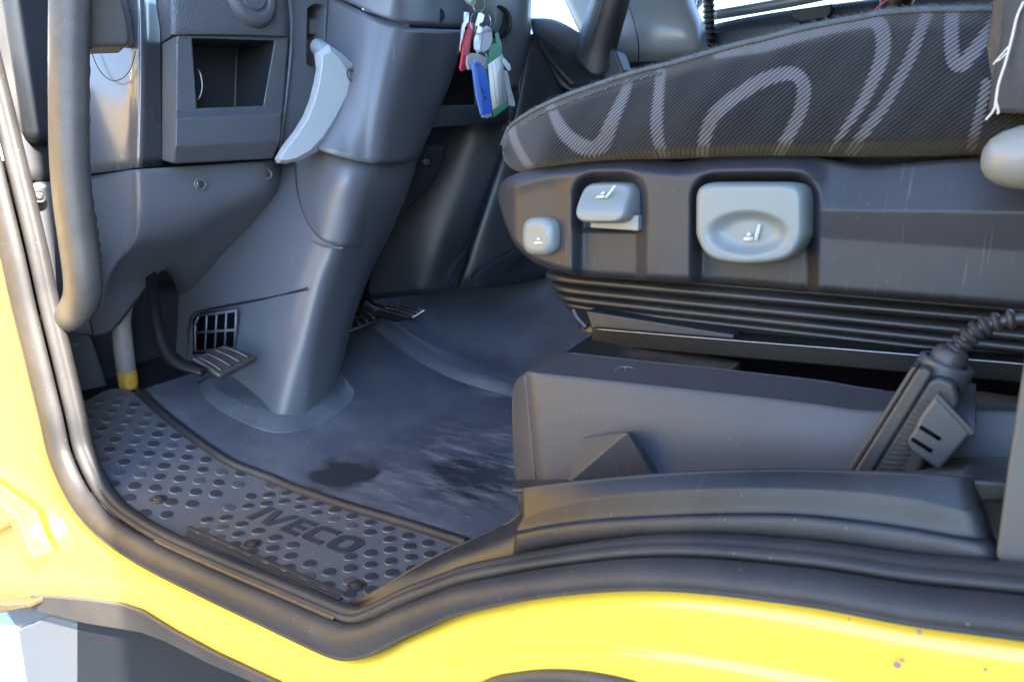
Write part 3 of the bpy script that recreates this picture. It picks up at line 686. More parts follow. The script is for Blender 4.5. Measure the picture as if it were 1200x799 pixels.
# blade: broad face towards the door, narrow edge towards the driver
def lvpt(x, y): return aX(x, y, -1.005+.00035*(x-325)*1.0)
outl = [lvpt(x, y) for x, y in LVo]
n_ = len(outl); cen = [(340, 184), (360, 165), (380, 135), (392, 105), (395, 80)]
fo_ = [(378, 66), (388, 60), (399, 70), (406, 82), (409, 96), (407, 110), (399, 126), (390, 143), (378, 161), (364, 176), (349, 184.5), (337, 188), (329, 188), (329, 186), (336, 174), (350, 157), (361, 139), (369, 119), (374, 99), (377, 82)]
front = [aX(x, y, -.995+.00035*(x-325)) for x, y in fo_]
backp = [p+Vector((-.016, .006, 0)) for p in outl]
vs = front+outl+backp; fs = grid_faces(3, n_, True)+[tuple(range(n_)), tuple(2*n_+k for k in range(n_-1, -1, -1))]
bl = mesh('blade', vs, fs, LEV, lv, bevel=.003, seg=3, ang=18)
lathe('screw_hole', aX(412, 88, -.966), (1, -.15, .1), [(.0125, -.002), (.012, .0025), (.009, .002), (.008, -.002), (.005, -.002), (0, -.001)], PL, lv, n=20)

# ================================================================== CENTRE: TUNNEL, CONSOLE, KEYS, GEAR LEVER
tun = thing('engine_tunnel', (-.9, 1.45, .1), 'rubber covered engine tunnel hump beside the driver footwell', 'tunnel cover')
r0 = []
for x, y in [(385, 352), (425, 376), (445, 393), (480, 420), (530, 447), (605, 470), (700, 500), (830, 530)]:
    p = aF(x, y); p.z += .006; r0.append(p)
rows = [r0, [p+Vector((0, .018, .020)) for p in r0], [p+Vector((0, .045, .024)) for p in r0]]
for Yv, L in ((1.37, [(412, 350), (440, 364), (462, 378), (505, 400), (560, 418), (640, 432), (730, 445), (850, 460)]),
              (1.47, [(420, 346), (448, 354), (472, 362), (518, 375), (575, 384), (650, 388), (735, 392), (850, 400)]),
              (1.58, [(428, 343), (455, 346), (482, 349), (530, 353), (585, 355), (655, 350), (735, 344), (850, 335)]),
              (1.66, [(436, 341), (462, 340), (488, 339), (535, 337), (590, 333), (655, 318), (735, 300), (850, 285)])):
    rows.append([aY(x, y, Yv) for x, y in L])
patch('cover', rows, FMAT, tun, m=6)
con = thing('centre_console', (-1.1, 1.5, .3), 'dark lower centre console panels between column and seat', 'console')
CP = [[aX(420, 90, -1.26), aX(500, 88, -1.20), aX(560, 84, -1.12), aX(600, 80, -1.03), aX(612, 78, -1.0)],
      [aX(410, 150, -1.27), aX(490, 150, -1.21), aX(552, 147, -1.14), aX(592, 143, -1.05), aX(604, 142, -1.02)],
      [aX(400, 220, -1.31), aX(480, 220, -1.25), aX(530, 220, -1.18), aX(566, 220, -1.10), aX(578, 220, -1.06)],
      [aX(395, 290, -1.36), aX(460, 290, -1.29), aX(508, 290, -1.22), aX(540, 290, -1.14), aX(552, 290, -1.10)],
      [aX(390, 360, -1.42), aX(445, 350, -1.33), aX(492, 345, -1.26), aX(522, 342, -1.18), aX(532, 340, -1.14)]]
patch('front_panel', [[aX(*p) if isinstance(p, tuple) else p for p in r] for r in CP], PLD, con, m=6)
patch('side_panel', [[aX(614, 60, -1.02), aX(624, 40, -1.0), aX(660, 65, -.95), aX(700, 100, -.88), aX(760, 120, -.78)],
                     [aX(600, 140, -1.02), aX(612, 130, -1.0), aX(655, 140, -.95), aX(700, 150, -.88), aX(760, 170, -.78)],
                     [aX(570, 230, -1.06), aX(582, 225, -1.03), aX(635, 220, -.96), aX(700, 215, -.88), aX(760, 215, -.78)],
                     [aX(534, 338, -1.12), aX(546, 338, -1.09), aX(610, 332, -1.0), aX(690, 310, -.90), aX(760, 295, -.78)]], PLD, con, m=6)
prism('bracket', [aX(x, y, -.965) for x, y in [(556, 326), (562, 318), (612, 288), (625, 290), (570, 334), (558, 335)]], (-.03, .02, 0), PLD, con, bevel=.004)
prism('bracket', [aX(x, y, -1.06) for x, y in [(522, 332), (532, 312), (548, 288), (545, 310), (530, 337)]], (-.03, .02, 0), PLD, con, bevel=.004)
patch('knee_cover', [[aX(440, 170, -1.12), aX(485, 166, -1.10), aX(524, 172, -1.08)], [aX(438, 215, -1.13), aX(475, 212, -1.11), aX(508, 212, -1.09)], [aX(434, 262, -1.15), aX(450, 262, -1.14), aX(460, 264, -1.13)]], DARKP, con, m=6)
screw(aX(500, 190, -1.088), (1, -.4, 0), .008, con, BLK)
# ignition housing and pocket right of the column
holed('pocket_frame', [aX(x, y, -1.04) for x, y in [(480, 20), (612, 20), (616, 60), (605, 142), (480, 152)]], [aX(x, y, -1.04) for x, y in [(512, 62), (600, 58), (606, 66), (598, 116), (594, 122), (510, 124)]], (-.09, .02, 0), PLD, con, bevel=.003)
patch('ignition_panel', [[aX(538, -60, -.98), aX(580, -60, -.96), aX(612, -60, -.965), aX(622, -60, -1.0)],
                         [aX(545, 10, -.98), aX(585, 10, -.96), aX(614, 10, -.965), aX(622, 10, -1.0)],
                         [aX(560, 60, -1.0), aX(590, 60, -.975), aX(612, 60, -.98), aX(620, 60, -1.01)],
                         [aX(570, 104, -1.035), aX(592, 104, -1.02), aX(606, 104, -1.02), aX(612, 104, -1.04)]], PL, con, m=6)
lathe('ignition_socket', aX(584, 26, -.962), (1, -.5, 0), [(.036, -.004), (.034, .006), (.030, .008), (.026, .004), (.024, -.02), (0, -.02)], DARKP, con, n=30)

gl = thing('gear_lever', (-.85, 1.75, .45), 'black leather gaiter of the gear lever leaning behind the seat front', 'gear lever')
tube('gaiter', [aY(694, 92, 1.72), aY(698, 62, 1.72), aY(706, 32, 1.71), aY(716, -2, 1.70), aY(728, -50, 1.69)], [.062, .058, .054, .052, .050], LEATHER, gl, n=10, m=5, flat=.85)
tube('seam', [aY(688, 60, 1.655), aY(698, 30, 1.65), aY(708, -4, 1.645), aY(716, -30, 1.64)], .0016, LEATHER, gl, n=6)
patch('surround', [[aY(622, 22, 1.66), aY(650, 24, 1.78), aY(680, 40, 1.85), aY(710, 62, 1.9)], [aY(626, 40, 1.62), aY(655, 48, 1.68), aY(690, 66, 1.74), aY(722, 88, 1.8)],
                   [aY(640, 68, 1.59), aY(668, 84, 1.62), aY(700, 98, 1.66), aY(732, 116, 1.7)], [aY(656, 100, 1.585), aY(684, 116, 1.6), aY(712, 130, 1.63), aY(742, 146, 1.66)]], LEATHER, gl, m=5)
tube('surround_edge', [aY(622, 24, 1.62), aY(630, 48, 1.59), aY(650, 76, 1.57), aY(672, 100, 1.57)], .006, LEATHER, gl, n=8)
prism('bezel', [aY(x, y, 1.6) for x, y in [(716, 56), (722, 60), (730, 82), (727, 96), (712, 100), (706, 90), (712, 82), (712, 70)]], (0, .06, 0), PLD, gl, bevel=.006)

# key bunch
kb = thing('key_bunch', aX(565, 5, -.86), 'bunch of keys with red, blue and green-white tags hanging in the ignition', 'keys')
RED = mat('red_plastic', (.45, .03, .06), .3); BLUE = mat('blue_plastic', (.015, .10, .55), .25); GRN = mat('green_card', (.02, .22, .13), .4)
CLR = mat('clear_plastic', (.6, .63, .68), .15); CLR.node_tree.nodes['Principled BSDF'].inputs['Transmission Weight'].default_value = .6
PAPER = mat('white_card', (.78, .82, .78), .6); FOB = mat('pale_grey_fob', (.42, .46, .52), .4)
def kp(x, y, d=0.): return aX(x, y, -.86+d)
def flatp(nm, pts, d, th, m_, bev=.0012, parent=kb): return prism(nm, [kp(x, y, d) for x, y in pts], (-th, 0, 0), m_, parent, bevel=bev, seg=2)
lathe('ignition_key', kp(548, -4, -.02), (kp(556, 6, 0)-kp(548, -4, -.02)), [(.010, -.02), (.010, .012), (.007, .014), (.007, .022)], LEV, kb, n=18)
def ring(cx, cy, rx, ry, d, nm='key_ring', r=.0009, m_=STEEL):
    P = [kp(cx+rx*math.cos(2*math.pi*k/28), cy+ry*math.sin(2*math.pi*k/28), d+.006*math.sin(2*math.pi*k/28+.6)) for k in range(29)]
    return tube(nm, P, r, m_, kb, n=8, m=1, cap=False)
ring(561, 4, 7, 11, .0); ring(563, 26, 12, 14, .004); ring(572, 22, 9, 15, .002, 'wire_loop', .0007, GRN); ring(563, 69, 8, 8, .012); ring(560, 48, 5, 12, .006)
flatp('key_fob', [(566, 34), (572, 30), (577, 34), (578, 48), (574, 58), (567, 63), (563, 56), (563, 42)], .006, .008, FOB, .003)
flatp('red_tag', [(552, 26), (557, 28), (552, 55), (547, 82), (542, 84), (540, 80), (544, 55)], -.002, .006, RED, .002)
flatp('key', [(544, 14), (550, 15), (549, 30), (545, 32), (543, 60), (540, 62), (539, 58), (541, 30), (543, 26)], -.008, .002, STEEL, .0006)
flatp('key', [(561, 14), (568, 18), (566, 26), (562, 28), (560, 52), (557, 50), (557, 30)], .001, .002, STEEL, .0006)
flatp('key', [(560, 30), (565, 32), (564, 60), (560, 64), (556, 58), (556, 46)], .004, .002, STEEL, .0006)
tg = flatp('blue_tag', [(555, 74), (562, 72), (570, 82), (574, 104), (577, 134), (572, 138), (565, 136), (560, 112), (556, 90)], .014, .006, BLUE, .002)
flatp('tag_edge', [(554, 75), (557, 73), (561, 95), (567, 132), (564, 134), (559, 112)], .0155, .004, mat('light_blue_plastic', (.08, .2, .6), .3), .001, tg)
flatp('tag_tip', [(566, 135), (576, 133), (577, 137), (571, 139), (567, 138)], .0165, .006, CLR, .001, tg)
flatp('mark', [(564, 103), (565, 102.5), (567, 109), (569, 108.5), (569.2, 109.5), (566.5, 110.5)], .0146, .0005, BLK, 0, tg)
flatp('mark', [(566.5, 113.5), (569, 113), (570, 117), (568, 118), (567, 117), (568.5, 116.2), (568, 114.5), (566.8, 114.8)], .0146, .0005, BLK, 0, tg)
flatp('clear_hook', [(548, 66), (553, 62), (563, 64), (571, 68), (571, 80), (564, 84), (556, 82), (549, 82), (547, 74)], .010, .004, CLR, .0015)
ct = flatp('card_tag', [(575, 53), (582, 51), (580, 40), (584, 38), (587, 50), (588, 52), (589, 78), (592, 100), (595.5, 125), (579, 138), (575, 110), (572, 80), (572, 72)], .004, .0015, GRN, .0003)
flatp('card_paper', [(572.3, 76), (588.8, 64), (590, 80), (594.5, 119), (577.5, 129), (574.5, 104)], .0046, .0006, PAPER, 0, ct)
for k in range(3):
    t = .25+.25*k
    flatp('ruled_line', [(572.3+16.5*t, 76-12*t+2), (572.8+16.5*t, 75.6-12*t+2), (578+16.5*t, 128-10*t-3), (577.5+16.5*t, 128.4-10*t-3)], .0049, .0002, FOB, 0, ct)
flatp('key', [(589, 66), (598, 76), (599, 82), (596, 84), (590, 76)], -.003, .002, STEEL, .0005)
flatp('key', [(591, 82), (595, 84), (599, 104), (604, 122), (603, 125), (597, 124), (594, 104)], -.004, .002, LEV, .0005)

# ------------------------------------------------------------------ passenger side
pd = thing('passenger_dashboard', (-.9, 2.1, .5), 'glare-lightened passenger side dashboard seen above the seat', 'dashboard')
PLS = mat('passenger_glare_plastic', (.20, .215, .235), .30, .05, 900, .05)  # base lightened to carry the sky glare on this panel
patch('upper_panel', [[aY(640, -90, 1.95), aY(720, -80, 1.95), aY(770, -60, 1.98), aY(798, -30, 2.02), aY(806, -20, 2.08)],
                      [aY(650, -30, 1.92), aY(722, -25, 1.92), aY(772, -15, 1.95), aY(806, 2, 1.99), aY(814, 4, 2.06)],
                      [aY(670, 20, 1.90), aY(735, 22, 1.90), aY(780, 25, 1.92), aY(816, 32, 1.96), aY(824, 30, 2.05)],
                      [aY(690, 60, 1.90), aY(745, 56, 1.91), aY(785, 56, 1.93), aY(818, 58, 1.97), aY(828, 56, 2.06)],
                      [aY(700, 76, 1.93), aY(745, 74, 1.95), aY(785, 72, 1.97), aY(820, 70, 2.02), aY(832, 68, 2.1)]], PLS, pd, m=6)
patch('lower_panel', [[aY(690, 72, 1.97), aY(760, 70, 1.99), aY(825, 66, 2.06)], [aY(690, 100, 1.99), aY(760, 100, 2.01), aY(830, 100, 2.08)], [aY(690, 160, 2.0), aY(760, 160, 2.03), aY(835, 160, 2.1)]], PLD, pd, m=5)
tube('panel_seam', [aY(727, -20, 1.9), aY(741, 20, 1.89), aY(748, 50, 1.895), aY(748, 72, 1.93)], .0015, PLD, pd, n=6)
pdo = thing('passenger_door', (-.3, 2.4, .4), 'dark grey passenger door panel with window seen behind the seat', 'door')
patch('door_panel', [[aY(780, 44, 2.36), aY(860, 24, 2.34), aY(960, 8, 2.33), aY(1100, -10, 2.32), aY(1300, -40, 2.31)],
                     [aY(780, 52, 2.32), aY(860, 32, 2.30), aY(960, 17, 2.29), aY(1100, 0, 2.28), aY(1300, -28, 2.27)],
                     [aY(780, 80, 2.31), aY(860, 75, 2.29), aY(960, 70, 2.28), aY(1100, 65, 2.27), aY(1300, 50, 2.26)],
                     [aY(780, 330, 2.31), aY(860, 330, 2.29), aY(960, 330, 2.28), aY(1100, 330, 2.27), aY(1300, 330, 2.26)]], PLD, pdo, m=6)
tube('window_ledge', [aY(838, 18, 2.35), aY(880, 11, 2.345), aY(930, 2, 2.34), aY(1000, -12, 2.335), aY(1200, -45, 2.33)], .016, PL, pdo, n=12)
prism('door_pull', [aY(x, y, 2.262) for x, y in [(926, 12), (976, 4), (974, 16), (968, 22), (938, 27), (930, 23)]], (0, .03, 0), DARKP, pdo, bevel=.006)
tube('door_edge_seal', [aY(826, -30, 2.28), aY(830, 0, 2.28), aY(831, 30, 2.28), aY(828, 62, 2.28), aY(826, 120, 2.28)], [.016]*5, RUB, pdo, n=12)
for k in range(12):
    y = -6+k*6.5
    lathe('rib', aY(830.5 if y > 0 else 829.5, y, 2.272), (0, 0, 1), [(.0185, -.004), (.020, 0), (.0185, .004)], PLD, pdo, n=12)
GLASS = bpy.data.materials.new('window_glass'); GLASS.use_nodes = True
gb = GLASS.node_tree.nodes['Principled BSDF']; gb.inputs['Transmission Weight'].default_value = 1; gb.inputs['Roughness'].default_value = 0; gb.inputs['IOR'].default_value = 1.02
prism('window_pane', [Vector((-.95, 2.37, .62)), Vector((.45, 2.37, .70)), Vector((.45, 2.37, 1.4)), Vector((-.8, 2.37, 1.4))], (0, .004, 0), GLASS, pdo, bevel=0)
prism('pillar_paint', [aY(x, y, 2.36) for x, y in [(792, -40), (802, -40), (801, 14), (794, 12)]], (0, .03, 0), YEL, body, bevel=.004)
mi = thing('mirror_arm', aY(812, 8, 2.5), 'small pale mirror arm outside the far passenger window', 'mirror')
tube('arm', [aY(803, 12, 2.52), aY(812, 4, 2.52), aY(826, -12, 2.52)], [.03, .035, .03], LEV, mi, n=10)
# clutter behind the seat, against the far window
ad = thing('adjuster_stalk', aY(1050, 8, 1.5), 'dark round stalk with red wires peeping over the cushion top', 'stalk')
tube('stalk', [aY(1042, 22, 1.5), aY(1050, 4, 1.5), aY(1056, -20, 1.5)], [.02, .028, .03], BLK, ad, n=14)
for L in ([(1018, 20), (1030, 8), (1040, 0)], [(1150, 12), (1164, 4), (1176, 1)]):
    tube('wire', [aY(x, y, 1.4) for x, y in L], .0015, RED, ad, n=6)
tube('wire', [aY(x, y, 1.4) for x, y in [(1172, 14), (1180, 6), (1188, 2)]], .002, STEEL, ad, n=6)

# cab shell around the interior (roof, rear wall, far pillars, bulkhead)
box('cab_roof', (-.4, 1.42, 1.62), (2.1, 2.05, .04), PLD, None, bevel=.01, kind='structure')
box('cab_rear_wall', (.66, 1.42, .75), (.04, 2.05, 1.8), PLD, None, bevel=.01, kind='structure')
box('cab_bulkhead', (-1.62, 1.42, .35), (.04, 2.0, 1.1), DARKP, None, bevel=.01, kind='structure')
box('dash_body', (-1.43, 1.45, .72), (.36, 1.9, .34), PLD, dash, bevel=.02)

# ================================================================== SEAT
seat = thing('driver_seat', (-.2, .95, .25), 'driver seat with dark striped fabric cushion over a grey plastic base trim', 'seat')
def interp(tab, x):
    if x <= tab[0][0]: return tab[0][1]
    for (a, b), (c, d) in zip(tab, tab[1:]):
        if x <= c: return b+(d-b)*(x-a)/(c-a)
    return tab[-1][1]
def smooth_tab(tab, n=8):
    return [(v.x, v.y) for v in spline([Vector((a, b, 0)) for a, b in tab], n)]
CT = smooth_tab([(588, 172), (591, 160), (600, 148), (622, 132), (650, 118), (690, 103), (720, 92), (760, 81), (800, 70), (850, 56), (900, 43), (950, 31), (1000, 21), (1045, 14), (1090, 11), (1150, 10), (1240, 9)])
CB = smooth_tab([(588, 180), (591, 189), (600, 198), (615, 202), (640, 199), (690, 193), (760, 187), (830, 184), (900, 183), (1000, 183), (1090, 182), (1165, 180), (1240, 179)])
SW = [([(599, 150), (602, 163), (607, 175), (614, 187), (624, 199)], 4.5, 4.5),
      ([(644, 126), (653, 144), (665, 160), (681, 171), (696, 175), (706, 168), (714, 152), (723, 130), (735, 99)], 5, 9),
      ([(774, 85), (772, 110), (770, 140), (772, 165), (780, 186)], 5.5, 6.5),
      ([(822, 186), (825, 163), (834, 141), (851, 122), (879, 103), (907, 90), (930, 87), (942, 100), (939, 125), (927, 152), (910, 184)], 6.5, 8),
      ([(838, 66), (870, 60), (900, 53), (950, 38), (1000, 26), (1022, 24), (1034, 36), (1033, 68), (1018, 105), (1000, 137), (974, 176)], 3, 9),
      ([(1088, 12), (1072, 55), (1055, 90), (1035, 125), (1017, 150), (997, 178)], 6, 6),
      ([(1116, 11), (1115, 40), (1117, 70), (1126, 76), (1138, 64), (1153, 45), (1174, 16)], 8, 8),
      ([(1156, 98), (1148, 135), (1138, 172)], 5.5, 5.5)]
SWP = [([v for v in spline([Vector((a, b, 0)) for a, b in L], 8)], w0, w1) for L, w0, w1 in SW]
def band(x, y):
    best = -9.
    for P, w0, w1 in SWP:
        n = len(P)
        if min(p.x for p in P)-14 > x or max(p.x for p in P)+14 < x: continue
        for i, (a, b) in enumerate(zip(P, P[1:])):
            dx, dy = b.x-a.x, b.y-a.y; t = max(0, min(1, ((x-a.x)*dx+(y-a.y)*dy)/(dx*dx+dy*dy+1e-9)))
            d = math.hypot(x-a.x-dx*t, y-a.y-dy*t); wd = (w0+(w1-w0)*math.sin(math.pi*min(1, (i+t)/(n-1)*1.0)) if w0 != w1 else w0)
            best = max(best, wd-d)
    return best
vs, bandv = [], []
xs = [588+2.6*i for i in range(252)]; nv = 44
def colm(x, dy, dx):
    yt, yb = interp(CT, x), interp(CB, x); f = sstep(588, 660, x)
    base = .715+.075*(1-f)**2
    top0 = None
    side = []
    for j in range(nv+1):
        v = j/nv; y = yb+(yt-yb)*v
        q = aY(x, y, base-.022*math.sin(math.pi*min(1, max(0, v)))**.7+.016*sstep(.8, 1, v)**2+.022*(1-sstep(0, .12, v)))
        q = q+Vector((dx, dy+.0016*math.sin(x*.021+y*.05)+.0011*math.sin(x*.047-y*.083+1.3)+.0007*math.sin(x*.13+y*.09), 0)); side.append((q, band(x, y) if dy == 0 else -9))
    b0 = side[0][0]; t0 = side[-1][0]
    full = [(Vector((b0.x, b0.y+.45, b0.z)), -9)]+side+[(t0+Vector((0, .02, .004)), -9), (t0+Vector((0, .2, .008)), -9), (t0+Vector((0, .45, .0)), -9)]
    return full
cols = [colm(588, .42, .02), colm(588, .2, -.004), colm(588, .05, -.002)]+[colm(x, 0, 0) for x in xs]
for c in cols:
    for q, bb in c: vs.append(q); bandv.append(bb)
def fabric():
    m, nt, b = nodes('striped_seat_fabric'); N = nt.nodes; L = nt.links
    tc = N.new('ShaderNodeTexCoord'); at = N.new('ShaderNodeAttribute'); at.attribute_name = 'band'
    def math_(op, a, c=None):
        q = N.new('ShaderNodeMath'); q.operation = op
        for i, v in enumerate((a, c)):
            if v is None: continue
            if isinstance(v, (int, float)): q.inputs[i].default_value = v
            else: L.new(v, q.inputs[i])
        return q.outputs[0]
    sx = N.new('ShaderNodeSeparateXYZ'); L.new(tc.outputs['Object'], sx.inputs[0])
    nz = N.new('ShaderNodeTexNoise'); nz.inputs['Scale'].default_value = 25; L.new(tc.outputs['Object'], nz.inputs['Vector'])
    a = R(40)
    u = math_('ADD', math_('MULTIPLY', sx.outputs[0], -math.sin(a)), math_('MULTIPLY', sx.outputs[2], math.cos(a)))
    u = math_('ADD', u, math_('MULTIPLY', nz.outputs[0], .004))
    st = math_('ADD', math_('MULTIPLY', math_('SINE', math_('MULTIPLY', u, 2*math.pi/.0032)), .5), .5)
    bd = N.new('ShaderNodeMapRange'); bd.inputs[1].default_value = -.6; bd.inputs[2].default_value = .8; L.new(math_('ADD', at.outputs['Fac'], math_('MULTIPLY', math_('SUBTRACT', st, .5), 3.0)), bd.inputs[0])
    def mixc(f, c1, c2):
        q = N.new('ShaderNodeMix'); q.data_type = 'RGBA'; L.new(f, q.inputs[0])
        for i, c in ((6, c1), (7, c2)):
            if isinstance(c, tuple): q.inputs[i].default_value = (*c, 1)
            else: L.new(c, q.inputs[i])
        return q.outputs[2]
    n2 = N.new('ShaderNodeTexNoise'); n2.inputs['Scale'].default_value = 9; n2.inputs['Detail'].default_value = 5; L.new(tc.outputs['Object'], n2.inputs['Vector'])
    worn = N.new('ShaderNodeMapRange'); worn.inputs[1].default_value = .45; worn.inputs[2].default_value = .75; worn.inputs[4].default_value = .45; L.new(n2.outputs[0], worn.inputs[0])
    dark = mixc(st, (.005, .0056, .0068), (.029, .032, .039)); dark = mixc(worn.outputs[0], dark, (.036, .036, .038))
    lite = mixc(st, (.040, .041, .048), (.130, .132, .156)); 
    L.new(mixc(bd.outputs[0], dark, lite), b.inputs['Base Color'])
    b.inputs['Roughness'].default_value = .9; b.inputs['Specular IOR Level'].default_value = .15; b.inputs['Sheen Weight'].default_value = .15
    bp = N.new('ShaderNodeBump'); bp.inputs['Strength'].default_value = .5; bp.inputs['Distance'].default_value = .001
    fz = N.new('ShaderNodeTexNoise'); fz.inputs['Scale'].default_value = 1500; L.new(tc.outputs['Object'], fz.inputs['Vector'])
    L.new(math_('ADD', st, math_('MULTIPLY', fz.outputs[0], .6)), bp.inputs['Height']); L.new(bp.outputs[0], b.inputs['Normal'])
    return m
FAB = fabric()
cu = mesh('cushion', vs, grid_faces(len(cols), len(cols[0])), FAB, seat)
att = cu.data.attributes.new('band', 'FLOAT', 'POINT')
att.data.foreach_set('value', bandv)
# piping and frayed fuzz along the top edge
FUZZ = mat('frayed_grey_piping', (.10, .12, .14), .95, .8, 900, .3, 90, spec=.1)
edge = [c[nv][0]+Vector((0, -.001, .002)) for c in cols[3:]]
pip = tube('piping', edge[::3], .0028, FUZZ, seat, n=10, m=2)
fv, ff = [], []
for k in range(2200):
    i = random.randrange(2, len(edge)-2); p = edge[i]+Vector((random.uniform(-.002, .002), random.uniform(-.004, .003), random.uniform(-.001, .0035)))
    d = Vector((random.uniform(-1, 1), random.uniform(-1, .2), random.uniform(.0, 1.0))).normalized()*random.uniform(.0015, .0048); s = Vector((.00018, 0, .00012))
    b0 = len(fv); fv += [p-s, p+s, p+d*.6+Vector((0, 0, -.0003)), p+d]; ff += [(b0, b0+1, b0+2), (b0+1, b0+3, b0+2)]
mesh('fuzz', fv, ff, FUZZ, pip, fix=False, kind='stuff')
# stitches below the piping near the front
for k in range(34):
    x = 600+5.2*k; y = interp(CT, x)+9+1.2*(k % 2)
    q = aY(x, y, .708+.075*(1-sstep(588, 660, x))**2); e = aY(x+4.2, y-3.0, .708+.075*(1-sstep(588, 660, x+4))**2)
    tube('stitch', [q, (q+e)/2+Vector((0, -.0015, 0)), e], .0009, FUZZ, cu, n=6, m=2)
# torn side bolster at the right edge
bol = patch('side_bolster', [[aY(1180, -40, .70), aY(1190, -40, .675), aY(1215, -40, .66), aY(1260, -40, .655)],
                       [aY(1174, 40, .70), aY(1183, 40, .675), aY(1212, 40, .66), aY(1260, 40, .655)],
                       [aY(1166, 85, .70), aY(1174, 85, .675), aY(1208, 85, .662), aY(1260, 85, .655)],
                       [aY(1160, 130, .70), aY(1168, 131, .68), aY(1205, 133, .672), aY(1260, 134, .67)]], mat('bolster_cloth', (.05, .05, .055), .85, .5, 700, .2), seat, m=6)
patch('exposed_foam', [[aY(1168, -10, .698), aY(1182, -10, .69)], [aY(1160, 50, .700), aY(1176, 50, .69)], [aY(1152, 80, .702), aY(1169, 80, .69)], [aY(1158, 128, .705), aY(1166, 125, .692)]],
      mat('brown_foam', (.05, .042, .03), .95, .8, 250, .5, 120, dust=.4), seat, m=5)
THR = mat('pale_thread', (.55, .5, .46), .8, .3, 900)
for L, r in (([(1200, 2), (1192, 20), (1186, 45), (1178, 75), (1170, 100), (1166, 128)], .0010), ([(1182, 55), (1174, 64), (1164, 76)], .0007), ([(1180, 62), (1172, 70), (1166, 73)], .0006), ([(1168, 118), (1164, 130), (1155, 141)], .0009), ([(1167, 118), (1170, 130), (1169, 134)], .001)):
    tube('thread', [aY(x, y, .662) for x, y in L], r, THR, bol, n=6, m=5)

# base trim
TT = smooth_tab([(584, 226), (588, 214), (600, 206), (640, 195), (690, 189), (740, 188), (775, 191), (800, 192), (840, 187), (900, 185), (950, 187), (985, 194), (1015, 198), (1060, 195), (1120, 190), (1240, 184)])
TB = smooth_tab([(584, 234), (590, 257), (603, 286), (622, 305), (640, 314), (665, 321), (690, 325), (752, 329), (790, 331), (815, 332), (880, 336), (955, 343), (1240, 365)])
Y0 = .70
def tdepth(x, y, yt, yb):
    d = 0
    d += .032*sstep(9, -9, rrect(x, y, 676, 207, 752, 420, 24))-.010*sstep(266, 274, y)*sstep(9, -9, rrect(x, y, 676, 207, 752, 420, 24))
    d += .034*sstep(9, -9, rrect(x, y, 815, 208, 953, 420, 26))
    rt = sstep(935, 975, x)
    a = max(0, 1-(y-yt)/16); d += (1-rt)*.030*a*a
    if rt > 0:
        yr = 246+.012*(x-960); ys = 279+.066*(x-965); t = min(1, max(0, (y-yt)/(yr-yt)))
        f = (1-t)*.021 if y < yr else .007*min(1, (y-yr)/(ys-yr))
        d += rt*f
    bq = max(0, 1-(yb-y)/9); d += .014*bq*bq
    l = max(0, 1-(x-584)/26); d += .045*l**2.2
    # shallow dish below the first roll on the left
    d += .006*sstep(0, 30, y-yt)*(1-sstep(650, 680, x))
    return d
xs = [584+2.2*i for i in range(294)]; nv2 = 64; vs = []
for x in xs:
    yt, yb = interp(TT, x), interp(TB, x)
    row = []
    for j in range(nv2+1):
        y = yt+(yb-yt)*j/nv2; p = aY(x, y, Y0+tdepth(x, y, yt, yb)); row.append(p)
    t0, b0 = row[0], row[-1]
    vs += [Vector((t0.x, t0.y+.14, t0.z+.002)), Vector((t0.x, t0.y+.012, t0.z+.003))]+row+[Vector((b0.x, b0.y+.02, b0.z-.002)), Vector((b0.x, b0.y+.10, b0.z))]
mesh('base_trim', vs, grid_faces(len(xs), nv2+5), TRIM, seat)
def hfield(name, x0, y0, x1, y1, yb, r, hgt, m_, dim=None, n=44, e=6, parent=seat, tilt=None, clip=None, depth=.02):
    vs = []; fs = []
    for j in range(n+1):
        for i in range(n+1):
            # superellipse mapping of the square to the rounded outline
            u, v = 2*i/n-1, 2*j/n-1
            s = max(abs(u), abs(v)); L = (abs(u)**e+abs(v)**e)**(1/e)
            k = s/L if L > 0 else 1
            x = (x0+x1)/2+u*k*(x1-x0)/2; y = (y0+y1)/2+v*k*(y1-y0)/2
            if clip: x, y = clip(x, y)
            rim = 1-s; h = hgt*math.sqrt(max(0, 1-(1-min(1, rim/r))**2))
            p = aY(x, y, yb); p.y -= h
            if dim: p.y += dim(x, y)
            if tilt: p.y += tilt(x, y)
            vs.append(p)
    fs = grid_faces(n+1, n+1)
    b = len(vs); per = [i for i in range(n+1)]+[i*(n+1)+n for i in range(1, n+1)]+[n*(n+1)+i for i in range(n-1, -1, -1)]+[i*(n+1) for i in range(n-1, 0, -1)]
    for q in per: vs.append(vs[q]+Vector((0, depth, 0)))
    for k in range(len(per)): fs.append((per[k], per[(k+1) % len(per)], b+(k+1) % len(per), b+k))
    return mesh(name, vs, fs, m_, parent)
def icon(parent, cx, cy, s, Yv, shear=0., dy=None):
    def q(u, v): p = aY(cx+u*s+v*s*shear, cy-v*s, Yv); p.y += (dy(cx+u*s, cy-v*s) if dy else 0); return p
    prism('icon', [q(-.9, -.9), (q(.35, -.9)), q(.35, -.5), q(-.7, -.5)], (0, -.0006, 0), WHT, parent, bevel=0)
    prism('icon', [q(.45, -.9), q(.85, -.9), q(1.1, .9), q(.75, 1.0), q(.5, -.3)], (0, -.0006, 0), WHT, parent, bevel=0)
    prism('icon', [q(-.5, -.2), q(-.2, .15), q(.1, -.2), q(-.05, -.4), q(-.35, -.4)], (0, -.0006, 0), WHT, parent, bevel=0)
b1 = hfield('tilt_button', 609, 254, 655, 300, .703, .45, .012, BTN, e=3.0, tilt=lambda x, y: .018*max(0, 1-(x-584)/60))
